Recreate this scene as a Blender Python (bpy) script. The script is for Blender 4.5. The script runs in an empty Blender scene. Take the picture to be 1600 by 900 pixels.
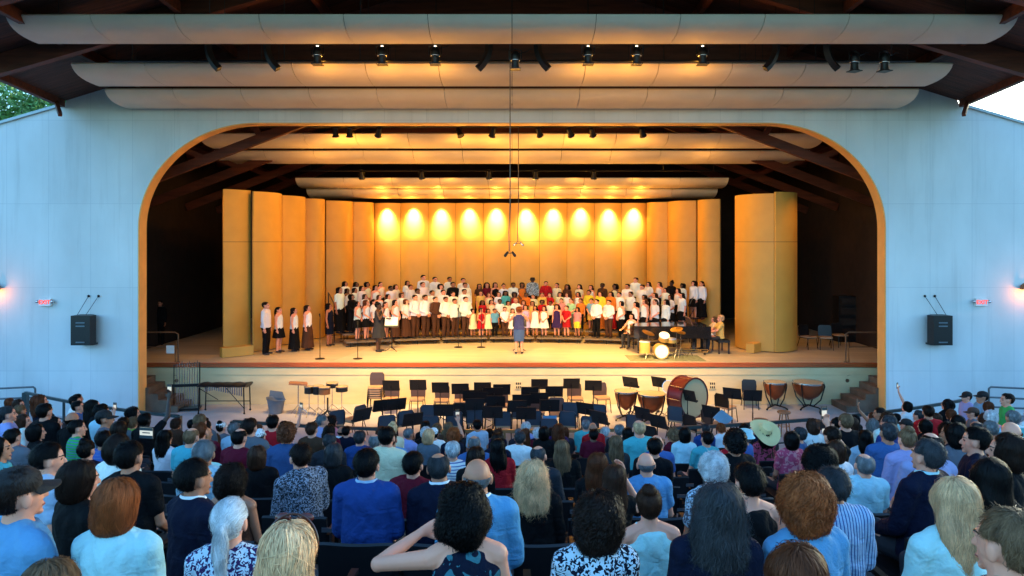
import bpy, math, random
import numpy as np
from mathutils import Vector, Matrix, geometry
R = math.radians
PI = math.pi
SC = bpy.context.scene
COL = SC.collection
random.seed(7)
RNG = np.random.default_rng(7)

# ------------------------------------------------------------------ camera, sky, exposure
F = 1111.0            # focal length in photograph pixels (1600 wide)
CZ = 5.3              # camera height over the orchestra floor
HY = 377.0            # horizon row in the photograph
cd = bpy.data.cameras.new('camera'); cam = bpy.data.objects.new('camera', cd); COL.objects.link(cam)
cd.sensor_width = 36.0; cd.lens = 36.0 * F / 1600
cd.shift_y = -(450 - HY) / 1600
cd.clip_end = 2000; cd.clip_start = 0.05
cam.location = (0, 0, CZ); cam.rotation_euler = (R(90), 0, 0)
SC.camera = cam

W = bpy.data.worlds.new('World'); SC.world = W; W.use_nodes = True
nt = W.node_tree; nt.nodes.clear()
wo = nt.nodes.new('ShaderNodeOutputWorld'); bg = nt.nodes.new('ShaderNodeBackground')
sk = nt.nodes.new('ShaderNodeTexSky'); sk.sky_type = 'NISHITA'; sk.sun_disc = False
sk.sun_elevation = R(7); sk.sun_rotation = R(48); sk.ozone_density = 3.0; sk.air_density = 1.0; sk.dust_density = 1.5
tint = nt.nodes.new('ShaderNodeMix'); tint.data_type = 'RGBA'; tint.blend_type = 'MULTIPLY'; tint.inputs[0].default_value = 1
tint.inputs[7].default_value = (0.74, 0.96, 1.02, 1)
nt.links.new(sk.outputs[0], tint.inputs[6]); nt.links.new(tint.outputs[2], bg.inputs[0])
bg.inputs[1].default_value = 0.15
nt.links.new(bg.outputs[0], wo.inputs[0])

SC.view_settings.view_transform = 'Standard'; SC.view_settings.look = 'None'
SC.view_settings.exposure = 3.1; SC.view_settings.gamma = 1.0
SC.render.engine = 'CYCLES'
SC.cycles.use_denoising = True
SC.cycles.max_bounces = 6; SC.cycles.diffuse_bounces = 4; SC.cycles.glossy_bounces = 2
SC.cycles.transmission_bounces = 2; SC.cycles.transparent_max_bounces = 4
SC.cycles.sample_clamp_indirect = 4.0
SC.cycles.caustics_reflective = False; SC.cycles.caustics_refractive = False

def aim(o, tgt):
    d = Vector(tgt) - o.location
    o.rotation_euler = d.to_track_quat('-Z', 'Y').to_euler()
def spot(loc, tgt, power, color, angle, blend=.6, rad=.12):
    l = bpy.data.lights.new('spot_light', 'SPOT'); l.energy = power * .74; l.color = color
    l.spot_size = R(angle); l.spot_blend = blend; l.shadow_soft_size = rad
    o = bpy.data.objects.new('spot_light', l); COL.objects.link(o); o.location = loc; aim(o, tgt); return o
def point(loc, power, color, rad=.06):
    l = bpy.data.lights.new('point_light', 'POINT'); l.energy = power * .74; l.color = color; l.shadow_soft_size = rad
    o = bpy.data.objects.new('point_light', l); COL.objects.link(o); o.location = loc; return o
def sun():
    l = bpy.data.lights.new('sun', 'SUN'); l.energy = 0.15; l.color = (1, .8, .6); l.angle = R(12)
    o = bpy.data.objects.new('sun', l); COL.objects.link(o); o.rotation_euler = (R(83), 0, R(132))
sun()
WARM = (1.0, 0.57, 0.13); AMBER = (1.0, 0.42, 0.05); FRONT = (1.0, .56, .18)
# positions of hanging fixtures: (photo x, lit?) front-of-house bar, and stage bar
FOH = [(496, 1), (597, 1), (680, 1), (919, 1), (995, 1), (1098, 1)]
STG = [(524, 0), (546, 0), (592, 1), (717, 1), (770, 1), (842, 1), (890, 1), (925, 1), (1003, 1)]
for x, _ in FOH:
    X = (x - 800) * 17.9 / F
    spot((X, 18.0, 9.72), (X * .7, 26.4, 1.5), 560, WARM, 34, .9, .1)
    spot((X, 18.02, 9.70), (X * 1.15, 23.1, .9), 940, FRONT, 46, 1, .1)
    point((X, 18.25, 9.84), 1.2, AMBER, .05); point((X, 18.3, 9.2), 5, AMBER, .15)  # unseen amber points added as lamp spill onto the front reflectors
for x, on in STG:
    X = (x - 800) * 24 / F
    point((X, 24.2, 8.3), 5, AMBER, .15)  # added point below the fixture, amber spill for the inner reflectors
    if on: spot((X, 24.1, 8.72), (X * 1.15, 27.8, 1.4), 70, WARM, 62, .8, .08)
for i in range(5): point((-6 + 3 * i, 28.2, 7.2), 5, AMBER, .15)  # amber fill added by the narrow reflectors, no fixture here
for i in range(5): point((-7 + 3.5 * i, 25.3, 7.9), 3.5, AMBER, .15)  # more added fill without fixtures, for the reflectors just inside the opening
# unseen amber fill spots added to wash the shell, no fixtures of their own
for s in (-1, 1):
    spot((s * 3.2, 27.2, 8.3), (s * 7.6, 28.5, 4.2), 65, AMBER, 95, .8, .1)
    spot((s * 11.2, 23.6, 8.0), (s * 10.2, 25.7, 4), 50, AMBER, 70, .9, .1)
    spot((s * 5.5, 23.6, 8.5), (s * 9.6, 25.5, 3.5), 62, AMBER, 85, .8, .1)
for i in range(5):
    spot((-5 + 2.5 * i, 28.4, 8.1), (-5 + 2.5 * i, 31.7, 4.0), 16, AMBER, 80, .9, .1)

# ------------------------------------------------------------------ colours and materials
def hexc(h):
    v = [int(h[i:i + 2], 16) / 255 for i in (0, 2, 4)]
    return tuple(x / 12.92 if x <= .04045 else ((x + .055) / 1.055) ** 2.4 for x in v) + (1,)
MATS = {}
def mat(name, col=None, rough=.6, metal=0., var=.12, vscale=3., bump=0., bscale=40., spec=.5, emit=0., stretch=(1, 1, 1), coat=0.):
    """plain procedural material; col None: the object's own colour"""
    if name in MATS: return MATS[name]
    m = bpy.data.materials.new(name); m.use_nodes = True; N = m.node_tree.nodes; L = m.node_tree.links
    b = N['Principled BSDF']; b.inputs['Roughness'].default_value = rough; b.inputs['Metallic'].default_value = metal
    b.inputs['Specular IOR Level'].default_value = spec; b.inputs['Coat Weight'].default_value = coat
    tc = N.new('ShaderNodeTexCoord'); mp = N.new('ShaderNodeMapping'); mp.inputs['Scale'].default_value = stretch
    L.new(tc.outputs['Object'], mp.inputs[0])
    nz = N.new('ShaderNodeTexNoise'); nz.inputs['Scale'].default_value = vscale; nz.inputs['Detail'].default_value = 5
    L.new(mp.outputs[0], nz.inputs['Vector'])
    mr = N.new('ShaderNodeMapRange'); mr.inputs[1].default_value = .3; mr.inputs[2].default_value = .7
    mr.inputs[3].default_value = 1 - var; mr.inputs[4].default_value = 1 + var
    L.new(nz.outputs[0], mr.inputs[0])
    mx = N.new('ShaderNodeVectorMath'); mx.operation = 'SCALE'
    if col is None:
        oi = N.new('ShaderNodeObjectInfo'); L.new(oi.outputs['Color'], mx.inputs[0])
    else: mx.inputs[0].default_value = col[:3]
    L.new(mr.outputs[0], mx.inputs['Scale']); L.new(mx.outputs[0], b.inputs['Base Color'])
    if bump:
        n2 = N.new('ShaderNodeTexNoise'); n2.inputs['Scale'].default_value = bscale; n2.inputs['Detail'].default_value = 3
        L.new(mp.outputs[0], n2.inputs['Vector'])
        bp = N.new('ShaderNodeBump'); bp.inputs['Strength'].default_value = bump; bp.inputs['Distance'].default_value = .02
        L.new(n2.outputs[0], bp.inputs['Height']); L.new(bp.outputs[0], b.inputs['Normal'])
    if emit:
        b.inputs['Emission Color'].default_value = (col or (1, 1, 1, 1)); b.inputs['Emission Strength'].default_value = emit
    MATS[name] = m; return m
def nodes(m): return m.node_tree.nodes, m.node_tree.links, m.node_tree.nodes['Principled BSDF']

M_black = mat('black_paint', (.006, .006, .007, 1), .45)
M_blackm = mat('black_metal', (.008, .008, .009, 1), .35, .3)
M_chrome = mat('chrome', (.6, .6, .62, 1), .2, 1)
M_brass = mat('brass', (.75, .5, .15, 1), .3, 1)
M_seat = mat('seat_plastic', (.007, .007, .009, 1), .42, var=.2)
M_wood = mat('roof_wood', (.10, .022, .008, 1), .7, var=.45, vscale=2.5, stretch=(.35, 3, 3), bump=.3, bscale=12)
M_plank = mat('roof_planks', (.06, .018, .009, 1), .75, var=.5, vscale=2, stretch=(.3, 6, 1), bump=.5, bscale=8)
M_dark = mat('stage_house_paint', (.022, .010, .006, 1), .8, var=.3)
M_pit = mat('pit_concrete', (.40, .40, .42, 1), .75, var=.14, vscale=.9, bump=.15, bscale=30)
M_terr = mat('terrace_concrete', (.20, .20, .21, 1), .85, var=.2)
M_deck = mat('stage_deck', (.52, .44, .30, 1), .42, var=.16, vscale=1.2, stretch=(.4, 3, 1), bump=.05)
M_mat = mat('stage_marley', (.56, .49, .36, 1), .32, var=.10, vscale=1.6, stretch=(.3, 2, 1))
M_edge = mat('stage_edge_wood', (.40, .085, .02, 1), .4, var=.25, stretch=(.3, 3, 3))
M_cream = mat('cream_paint', (.64, .52, .29, 1), .65, var=.08, vscale=1.4, stretch=(1, 1, 3), bump=.1)
M_refl = mat('reflector_panel', (.72, .62, .50, 1), .6, var=.05, vscale=1.2)
M_shell = mat('shell_panel', (.60, .33, .06, 1), .55, var=.06, vscale=1.5)
M_frame = mat('shell_frame', (.10, .045, .02, 1), .6)
M_reveal = mat('reveal_amber', (.75, .42, .14, 1), .5, var=.06)
M_rail = mat('rail_paint', (.035, .06, .065, 1), .4, .2)
M_railg = mat('handrail_grey', (.10, .12, .13, 1), .4, .3)
M_drum = mat('timpani_copper', (.24, .06, .02, 1), .3, .5, var=.2)
M_red = mat('drum_red_shell', (.13, .008, .010, 1), .3, var=.15)
M_skinhead = mat('drum_head', (.46, .36, .20, 1), .5, var=.05)
M_gold = mat('drum_gold_shell', (.78, .50, .12, 1), .35, .2)
M_stool = mat('stool_wood', (.30, .14, .07, 1), .5, var=.25)
M_chairw = mat('chair_seat_tan', (.42, .26, .15, 1), .6)
M_chairb = mat('chair_back_slate', (.045, .06, .085, 1), .5)
M_chairk = mat('chair_back_brown', (.06, .035, .03, 1), .5)
M_tub = mat('tub_grey', (.13, .15, .18, 1), .55)
M_white = mat('white_plastic', (.75, .75, .75, 1), .5)
M_paper = mat('paper', (.8, .8, .78, 1), .8)
M_piano = mat('piano_lacquer', (.012, .011, .012, 1), .12, coat=.5)
M_rug = mat('rug', (.20, .22, .12, 1), .95, var=.3, vscale=8)

def concrete():
    m = mat('wall_concrete', (.66, .69, .70, 1), .8, var=.10, vscale=.6, stretch=(1.2, 1.2, .6), bump=.08, bscale=25)
    N, L, b = nodes(m)
    tc = N.new('ShaderNodeTexCoord'); sp = N.new('ShaderNodeSeparateXYZ'); cb = N.new('ShaderNodeCombineXYZ')
    L.new(tc.outputs['Object'], sp.inputs[0])
    ad = N.new('ShaderNodeMath'); ad.inputs[1].default_value = 100 * 1.275 + .05; L.new(sp.outputs[0], ad.inputs[0])
    az = N.new('ShaderNodeMath'); az.inputs[1].default_value = 1.18; L.new(sp.outputs[2], az.inputs[0])
    L.new(ad.outputs[0], cb.inputs[0]); L.new(az.outputs[0], cb.inputs[1])
    br = N.new('ShaderNodeTexBrick'); br.offset = 0; br.inputs['Scale'].default_value = 1
    br.inputs['Brick Width'].default_value = 1.275; br.inputs['Row Height'].default_value = 2.54
    br.inputs['Mortar Size'].default_value = .009; br.inputs['Mortar Smooth'].default_value = .4
    br.inputs['Color1'].default_value = (1, 1, 1, 1); br.inputs['Color2'].default_value = (.93, .94, .95, 1)
    br.inputs['Mortar'].default_value = (.78, .81, .84, 1)
    L.new(cb.outputs[0], br.inputs['Vector'])
    # dirt streaks running down the wall
    mp = N.new('ShaderNodeMapping'); mp.inputs['Scale'].default_value = (2.6, 2.6, .16); L.new(tc.outputs['Object'], mp.inputs[0])
    nz = N.new('ShaderNodeTexNoise'); nz.inputs['Scale'].default_value = 1.3; nz.inputs['Detail'].default_value = 6; nz.inputs['Roughness'].default_value = .65
    L.new(mp.outputs[0], nz.inputs['Vector'])
    mr = N.new('ShaderNodeMapRange'); mr.inputs[1].default_value = .54; mr.inputs[2].default_value = .8; mr.inputs[3].default_value = 1; mr.inputs[4].default_value = .82
    L.new(nz.outputs[0], mr.inputs[0])
    src = b.inputs['Base Color'].links[0].from_socket
    m1 = N.new('ShaderNodeVectorMath'); m1.operation = 'MULTIPLY'; L.new(src, m1.inputs[0]); L.new(br.outputs[0], m1.inputs[1])
    m2 = N.new('ShaderNodeVectorMath'); m2.operation = 'SCALE'; L.new(m1.outputs[0], m2.inputs[0]); L.new(mr.outputs[0], m2.inputs['Scale'])
    L.new(m2.outputs[0], b.inputs['Base Color'])
    return m
M_wall = concrete()

# ------------------------------------------------------------------ mesh building
class MB:
    def __init__(s): s.v = []; s.f = []
    def add(s, vs, fs):
        n = len(s.v); s.v += [tuple(v) for v in vs]; s.f += [tuple(i + n for i in f) for f in fs]; return s
    def box(s, c, d, rz=0, rx=0, ry=0):
        M = Matrix.Translation(c) @ Matrix.Rotation(rz, 4, 'Z') @ Matrix.Rotation(ry, 4, 'Y') @ Matrix.Rotation(rx, 4, 'X')
        vs = [M @ Vector((sx * d[0] / 2, sy * d[1] / 2, sz * d[2] / 2)) for sx in (-1, 1) for sy in (-1, 1) for sz in (-1, 1)]
        return s.add(vs, [(0, 1, 3, 2), (4, 6, 7, 5), (0, 4, 5, 1), (2, 3, 7, 6), (0, 2, 6, 4), (1, 5, 7, 3)])
    def beam(s, p, q, w, h, up=(0, 0, 1)):
        p = Vector(p); q = Vector(q); d = (q - p).normalized(); u = Vector(up); sd = d.cross(u).normalized(); u = sd.cross(d)
        vs = [e + sd * (a * w / 2) + u * (b * h / 2) for e in (p, q) for a, b in ((-1, -1), (1, -1), (1, 1), (-1, 1))]
        return s.add(vs, [(3, 2, 1, 0), (4, 5, 6, 7), (0, 1, 5, 4), (1, 2, 6, 5), (2, 3, 7, 6), (3, 0, 4, 7)])
    def loft(s, rings, n=16, cap=True):
        """rings: list of (centre, u-vector, v-vector)"""
        vs = []; fs = []
        for c, u, v in rings:
            c = Vector(c); u = Vector(u); v = Vector(v)
            for i in range(n):
                a = 2 * PI * i / n; vs.append(c + u * math.cos(a) + v * math.sin(a))
        for k in range(len(rings) - 1):
            for i in range(n):
                j = (i + 1) % n; fs.append((k * n + i, k * n + j, (k + 1) * n + j, (k + 1) * n + i))
        if cap:
            fs.append(tuple(range(n - 1, -1, -1))); b = (len(rings) - 1) * n; fs.append(tuple(b + i for i in range(n)))
        return s.add(vs, fs)
    def tube(s, pts, r, n=8):
        pts = [Vector(p) for p in pts]; rings = []
        rr = r if isinstance(r, (list, tuple)) else [r] * len(pts)
        pu = None
        for i, p in enumerate(pts):
            d = (pts[min(i + 1, len(pts) - 1)] - pts[max(i - 1, 0)]).normalized()
            if pu is None: pu = d.orthogonal().normalized()
            u = (pu - d * pu.dot(d)).normalized(); pu = u; v = d.cross(u)
            rings.append((p, u * rr[i], v * rr[i]))
        return s.loft(rings, n)
    def cyl(s, p, q, r0, r1=None, n=16): return s.tube([p, q], [r0, r0 if r1 is None else r1], n)
    def lathe(s, c, prof, n=24, ax=(0, 0, 1), cap=True):
        ax = Vector(ax).normalized(); u = ax.orthogonal().normalized(); v = ax.cross(u); c = Vector(c)
        return s.loft([(c + ax * z, u * r, v * r) for r, z in prof], n, cap)
    def ell(s, c, r, n=14, m=9):
        c = Vector(c); rings = []
        for k in range(m + 1):
            a = -PI / 2 + PI * k / m; cr = max(math.cos(a), .02)
            rings.append((c + Vector((0, 0, r[2] * math.sin(a))), (r[0] * cr, 0, 0), (0, r[1] * cr, 0)))
        return s.loft(rings, n)
    def cap(s, p, q, r0, r1, n=12):
        """tapered capsule"""
        p = Vector(p); q = Vector(q); d = (q - p); L = d.length; d = d / max(L, 1e-6); u = d.orthogonal().normalized(); v = d.cross(u)
        rings = []
        for k in range(4):
            a = PI / 2 * (1 - k / 3); rings.append((p - d * (r0 * math.sin(a)), u * max(r0 * math.cos(a), r0 * .03), v * max(r0 * math.cos(a), r0 * .03)))
        for k in range(4):
            a = PI / 2 * k / 3; rings.append((q + d * (r1 * math.sin(a)), u * max(r1 * math.cos(a), r1 * .03), v * max(r1 * math.cos(a), r1 * .03)))
        return s.loft(rings, n)
    def prism(s, poly, y0, y1, map=None):
        """poly in (x,z), may be concave; extruded in y"""
        tri = geometry.tessellate_polygon([[Vector((a, b, 0)) for a, b in poly]])
        n = len(poly); mp = map or (lambda a, b, y: (a, y, b))
        vs = [mp(a, b, y0) for a, b in poly] + [mp(a, b, y1) for a, b in poly]
        fs = [tuple(t) for t in tri] + [(t[2] + n, t[1] + n, t[0] + n) for t in tri]
        fs += [(i, i + n, (i + 1) % n + n, (i + 1) % n) for i in range(n)]
        return s.add(vs, fs)
    def mesh(s, name, sm=35, fix=True):
        me = bpy.data.meshes.new(name); me.from_pydata(s.v, [], s.f); me.validate(); 
        if fix:
            import bmesh
            b = bmesh.new(); b.from_mesh(me); bmesh.ops.recalc_face_normals(b, faces=b.faces); b.to_mesh(me); b.free()
        if sm: me.shade_smooth(); me.set_sharp_from_angle(angle=R(sm))
        return me
    def build(s, name, m, parent=None, sm=35, **k):
        return link(name, s.mesh(name, sm), m, parent, **k)
def link(name, me, m, parent=None, loc=None, rz=None, color=None):
    o = bpy.data.objects.new(name, me); COL.objects.link(o)
    if m is not None and len(me.materials) == 0: me.materials.append(m)
    if parent: o.parent = parent
    if loc: o.location = loc
    if rz is not None: o.rotation_euler = (0, 0, rz)
    if color: o.color = color
    return o
def tag(o, label, cat, group=None):
    o['label'] = label; o['category'] = cat
    if group: o['group'] = group
    return o
def thing(name, label, cat, loc=(0, 0, 0), rz=0, group=None):
    o = bpy.data.objects.new(name, None); COL.objects.link(o); o.location = loc; o.rotation_euler = (0, 0, rz)
    o.empty_display_size = .1
    return tag(o, label, cat, group)
def struct(o): o['kind'] = 'structure'; return o
KIDS = {}
def dup(root, loc, rz, label, group=None, scale=None):
    r = root.copy(); COL.objects.link(r); r.location = loc; r.rotation_euler = (0, 0, rz); r['label'] = label
    if scale: r.scale = scale
    if group: r['group'] = group
    def rec(a, b):
        for ch in a.children:
            c = ch.copy(); COL.objects.link(c); c.parent = b; rec(ch, c)
    rec(root, r); return r
def atfloor(x, y, zf): d = (CZ - zf) * F / (y - HY); return ((x - 800) * d / F, d, zf)
ORD = ['zeroth', 'first', 'second', 'third', 'fourth', 'fifth', 'sixth', 'seventh', 'eighth', 'ninth', 'tenth', 'eleventh', 'twelfth', 'thirteenth', 'fourteenth', 'fifteenth', 'sixteenth', 'seventeenth', 'eighteenth', 'nineteenth', 'twentieth', 'twenty-first', 'twenty-second', 'twenty-third', 'twenty-fourth', 'twenty-fifth', 'twenty-sixth', 'twenty-seventh', 'twenty-eighth', 'twenty-ninth', 'thirtieth']

# ------------------------------------------------------------------ the ground, terraces and pit
YC = 41.4
def zrow(q): return 3.37 - .15 * q - .0043 * q * q
ROWS = [2.4 + .88 * i for i in range(16)]
SZ = 1.35            # stage height
def d_on_arc(m, q):
    r = YC - q; a = m * m + 1
    return (YC - math.sqrt(max(YC * YC - a * (YC * YC - r * r), 0))) / a
struct(MB().add([(-120, -80, -.35), (120, -80, -.35), (120, 160, -.35), (-120, 160, -.35)], [(0, 1, 2, 3)]).build('ground', mat('park_grass', (.05, .09, .03, 1), .95, var=.4), sm=0))
struct(MB().box((0, 19.2, -.15), (46, 9.0, .3)).build('pit_floor', M_pit, sm=0))
t = MB()
qs = [-4, -2, 0, 1.1] + [q - .42 for q in ROWS] + [16.3]
for i in range(len(qs) - 1):
    q0, q1 = qs[i], qs[i + 1]; z = zrow((q0 + q1) / 2 if i < 4 else ROWS[i - 4] if i - 4 < len(ROWS) else q0)
    z = max(z, .012 if i < len(qs) - 2 else .012)
    N_ = 40; vs = []
    for k in range(N_ + 1):
        a = R(-42 + 84 * k / N_)
        for q, zz in ((q0, z), (q1, z), (q0, -.3), (q1, -.3)):
            r = YC - q; vs.append((r * math.sin(a), YC - r * math.cos(a), zz))
    fs = []
    for k in range(N_):
        b = 4 * k; c = b + 4
        fs += [(b, c, c + 1, b + 1), (b + 1, c + 1, c + 3, b + 3), (b, b + 2, c + 2, c)]
    t.add(vs, fs)
struct(t.build('seating_terrace_ground', M_terr, sm=0))

# ------------------------------------------------------------------ proscenium wall
DW = 21.6; TH = .42; k = DW / F
HW = 584 * k
def arch(grow=0.):
    a, b = 185 * k, 165 * k; cx = HW - a; cz = CZ + (HY - 357) * k; pts = []
    for i in range(25):
        t_ = PI / 2 * i / 24; pts.append((cx + (a + grow) * math.cos(t_), cz + (b + grow) * math.sin(t_)))
    return pts  # from side up to top centre-right
ra = arch(); topz = ra[-1][1]
right = [(HW, 0)] + ra
outer = [(26, 0), (26, 5.8), (15.6, 8.84), (13.6, 9.42), (13.5, 9.66), (12.6, 9.93), (0, 9.93)]
poly = [(-a, b) for a, b in reversed(right)][0:0]
poly = [(a, b) for a, b in right] + [(-a, b) for a, b in reversed(right)] + [(-a, b) for a, b in outer[:-1]] + [(0, 9.93)] + [(a, b) for a, b in reversed(outer[:-1])]
w = thing('proscenium_wall', 'pale concrete proscenium wall with a wide rounded stage opening', 'wall', (0, DW, 0))
MB().prism(poly, 0, TH).build('wall_face', M_wall, w, sm=25)
MB().prism([(-12.6, 9.94), (12.6, 9.94), (0, 13.85)], .02, TH - .02).build('gable_siding', M_wood, w, sm=0)
# amber reveal lining (a strip standing 6 mm proud of the opening)
rv = MB(); line = right + [(-a, b) for a, b in reversed(right)]
vs = []
for i, (a, b) in enumerate(line):
    cx, cz = 0, 4.0; p = Vector((a, b)); 
    q0 = Vector(line[max(i - 1, 0)]); q1 = Vector(line[min(i + 1, len(line) - 1)]); d = (q1 - q0).normalized(); n = Vector((-d.y, d.x))
    for off, y in ((.0, -.012), (.03, -.012), (.03, TH + .03), (.0, TH + .03)):
        e = p + n * (off - .006); vs.append((e.x, y, e.y))
fs = []
for i in range(len(line) - 1):
    for j in range(4): fs.append((4 * i + j, 4 * i + (j + 1) % 4, 4 * i + 4 + (j + 1) % 4, 4 * i + 4 + j))
rv.add(vs, fs); rv.build('opening_reveal', M_reveal, w, sm=25)
cp = MB()
for s in (-1, 1):
    cp.beam((s * 26, TH / 2, 5.84), (s * 15.6, TH / 2, 8.88), .56, .08); cp.beam((s * 15.6, TH / 2, 8.88), (s * 13.75, TH / 2, 9.42), .56, .08)
cp.build('wall_coping', mat('coping_metal', (.35, .42, .45, 1), .5, .3), w)

# ------------------------------------------------------------------ roof over the stage and front seats
rf = thing('pavilion_roof', 'dark timber pavilion roof with planks and beams over the stage front', 'roof', (0, 15, 9.5))
def eave(y): return 9.55 + max(0, 21.6 - y) * .081
def roofz(X, y): e = eave(y); return e + (13.6 - abs(X)) / 13.6 * (13.75 - e)
ce = MB()
for s in (-1, 1):
    ys = [8.6, 14, 18, 21.58]
    for i in range(3):
        y0, y1 = ys[i], ys[i + 1]
        P = [(s * 13.6, y0, eave(y0)), (s * 13.6, y1, eave(y1)), (0, y1, 13.75), (0, y0, 13.75)]
        ce.add([(a, b - 15, c - 9.5) for a, b, c in P] + [(a, b - 15, c - 9.5 + .25) for a, b, c in P], [(0, 1, 2, 3), (7, 6, 5, 4), (0, 4, 5, 1), (3, 2, 6, 7), (0, 3, 7, 4), (1, 5, 6, 2)])
ce.build('plank_ceiling', M_plank, rf, sm=0)
for y in (8.9, 12, 15.0, 18.0):
    for s in (-1, 1):
        MB().beam((s * 13.5, y - 15, roofz(13.5, y) - 9.5 - .27), (0, y - 15, 13.75 - 9.5 - .27), .22, .5).build('rafter', M_wood, rf)
for X in (11.3, 8.4, 5.4, 2.4):
    for s in (-1, 1):
        MB().beam((s * X, -6.4, roofz(X, 8.6) - 9.5 - .16), (s * X, 6.55, roofz(X, 21.6) - 9.5 - .16), .14, .28).build('purlin', M_wood, rf)
for s in (-1, 1):
    MB().beam((s * 13.62, -6.5, eave(8.5) - 9.5 + .02), (s * 13.62, 6.55, .02 + eave(21.55) - 9.5), .16, .42).build('fascia_board', M_wood, rf)
    MB().beam((s * 13.6, 6.2, -.02), (s * 13.15, 5.7, -.52), .1, .1).build('strut', M_wood, rf)
# stage house: closed dark room with roof trusses
hs = thing('stage_house', 'dark brown stage house room behind the proscenium opening', 'building', (0, 28.5, 0))
MB().box((-13.6, 1, 4.5), (.3, 15, 9.2)).box((13.6, 1, 4.5), (.3, 15, 9.2)).box((0, 8.2, 5.5), (27.3, .3, 12.5)).build('side_and_back_walls', M_dark, hs, sm=0)
ce = MB()
for s in (-1, 1):
    P = [(s * 13.7, -6.45, 9.1), (s * 13.7, 8.5, 9.1), (0, 8.5, 12.4), (0, -6.45, 12.4)]
    ce.add(P + [(a, b, c + .2) for a, b, c in P], [(0, 1, 2, 3), (7, 6, 5, 4), (0, 4, 5, 1), (3, 2, 6, 7), (0, 3, 7, 4), (1, 5, 6, 2)])
ce.build('roof_deck', M_plank, hs, sm=0)
for y in (-5.2, -2.2, .8, 3.8):
    tr = MB()
    for s in (-1, 1):
        tr.beam((s * 13.4, y, 8.85), (0, y, 12.1), .2, .4); tr.beam((s * 13.4, y, 6.7), (s * 5, y, 9.9), .16, .3)
        for a, b in ((12.5, 10), (9, 8.2), (6, 4.6)): tr.beam((s * a, y, 9.0 + (13.4 - a) * .24 - .2), (s * b, y, 6.7 + (13.4 - b) * .38), .14, .18)
    tr.beam((-5, y, 9.9), (5, y, 9.9), .16, .3)
    tr.build('roof_truss', M_wood, hs)
for X in (-12, -9, -6, -3, 3, 6, 9, 12):
    MB().beam((X, -6.3, 12.4 - abs(X) * .24 - .14), (X, 8, 12.4 - abs(X) * .24 - .14), .12, .24).build('roof_purlin', M_wood, hs)
for s in (-1, 1):
    MB().box((s * 12.6, 8.0, SZ + 1.05), (1.1, .06, 2.1)).box((s * 12.6, 7.98, SZ + 1.05), (.95, .06, 1.98)).build('door', mat('dark_door', (.06, .03, .02, 1), .5), hs, sm=0)

# ------------------------------------------------------------------ stage
DL = 23.1
st = thing('stage', 'raised stage with pale deck, red brown edge and cream front wall', 'stage', (0, DL, 0))
MB().box((0, 6.9, SZ - .06), (26.8, 13.6, .12)).build('stage_deck', M_deck, st, sm=0)
MB().box((0, .02, SZ - .065), (30.4, .12, .128)).build('edge_board', M_edge, st, sm=0)
fw = MB().box((0, .12, .475), (30.4, .2, .95)); fw.box((0, .10, 1.075), (30.4, .2, .235)).box((0, .13, .955), (30.4, .2, .02))
fw.build('front_wall', M_cream, st, sm=0)
MB().add([(-5.9, .35, SZ + .006), (6.6, .35, SZ + .006), (5.9, 8.2, SZ + .006), (-4.3, 8.2, SZ + .006)], [(0, 1, 2, 3)]).build('stage_mat', M_mat, st, sm=0)
MB().box((12.15, .25, SZ + .006), (.25, .02, .012)).build('edge_marker', M_paper, st, sm=0)
M_step = mat('step_concrete', (.12, .085, .06, 1), .8, var=.3)
# steps in front of the stage at both ends, against the reveal
for s in (-1, 1):
    sp = thing('stage_steps', f'cream concrete steps up to the stage at its {"left" if s < 0 else "right"} end', 'steps', (s * 11.3, DL - .6, 0), group='steps at the stage ends')
    for i in range(7):
        MB().box((s * (.2 * i - 1.0 + .9 + .4), 0, (SZ / 7) * (i + 1) / 2), (1.8 - .0 * i, 1.1 - .01 * i, SZ / 7 * (i + 1))).build('step', M_cream, sp, sm=0) if False else \
        MB().box((s * (-.95 + .3 * i + .14), 0, SZ / 7 * (i + 1) / 2), (.3, 1.05, SZ / 7 * (i + 1))).build('step', M_step, sp, sm=0)
    hr = thing('stage_handrail', f'brown pipe handrail with low brace at the {"left" if s < 0 else "right"} stage corner', 'handrail', (s * 10.9, DL + .12, SZ), group='handrails at the stage corners')
    m_ = mat('handrail_brown', (.16, .09, .05, 1), .4, .4)
    MB().tube([(s * 2.4, 0, .98), (s * .1, 0, .98), (0, 0, .92), (0, 0, 0)], .024).build('top_rail', m_, hr)
    MB().tube([(s * 2.4, 0, .5), (s * .1, 0, .5), (s * .1, 0, .0)], .018).build('mid_rail', m_, hr)
    MB().tube([(s * 2.2, -.08, .05), (0, -.08, -.42), (0, -.08, -.55)], .022).cyl((0, -.12, -.58), (0, -.02, -.58), .06).build('sloped_rail', m_, hr)
    MB().cyl((0, 0, 0), (0, 0, .02), .06).build('foot_flange', m_, hr)
sg = MB().box((-11.15, DL + .1, SZ + .42), (.26, .01, .26)).build('notice', M_paper, sm=0); tag(sg, 'small pale paper notice fixed to the left stage handrail', 'notice')
for i, x in enumerate((810, 1113)):
    X = (x - 800) * DL / F
    o = thing('wall_outlet', ['cream outlet plate of dark sockets low on stage wall behind stands', 'cream outlet plate of dark sockets right of the bass drum'][i], 'outlet', (X, DL, .62), group='outlet plates on the stage wall')
    MB().box((0, 0, 0), (.22, .03, .24)).build('plate', M_cream, o, sm=0)
    q = MB()
    for a in (-.06, 0, .06):
        for b in (-.06, .06): q.box((a, -.018, b), (.035, .01, .07))
    q.build('socket', M_black, o, sm=0)

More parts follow.
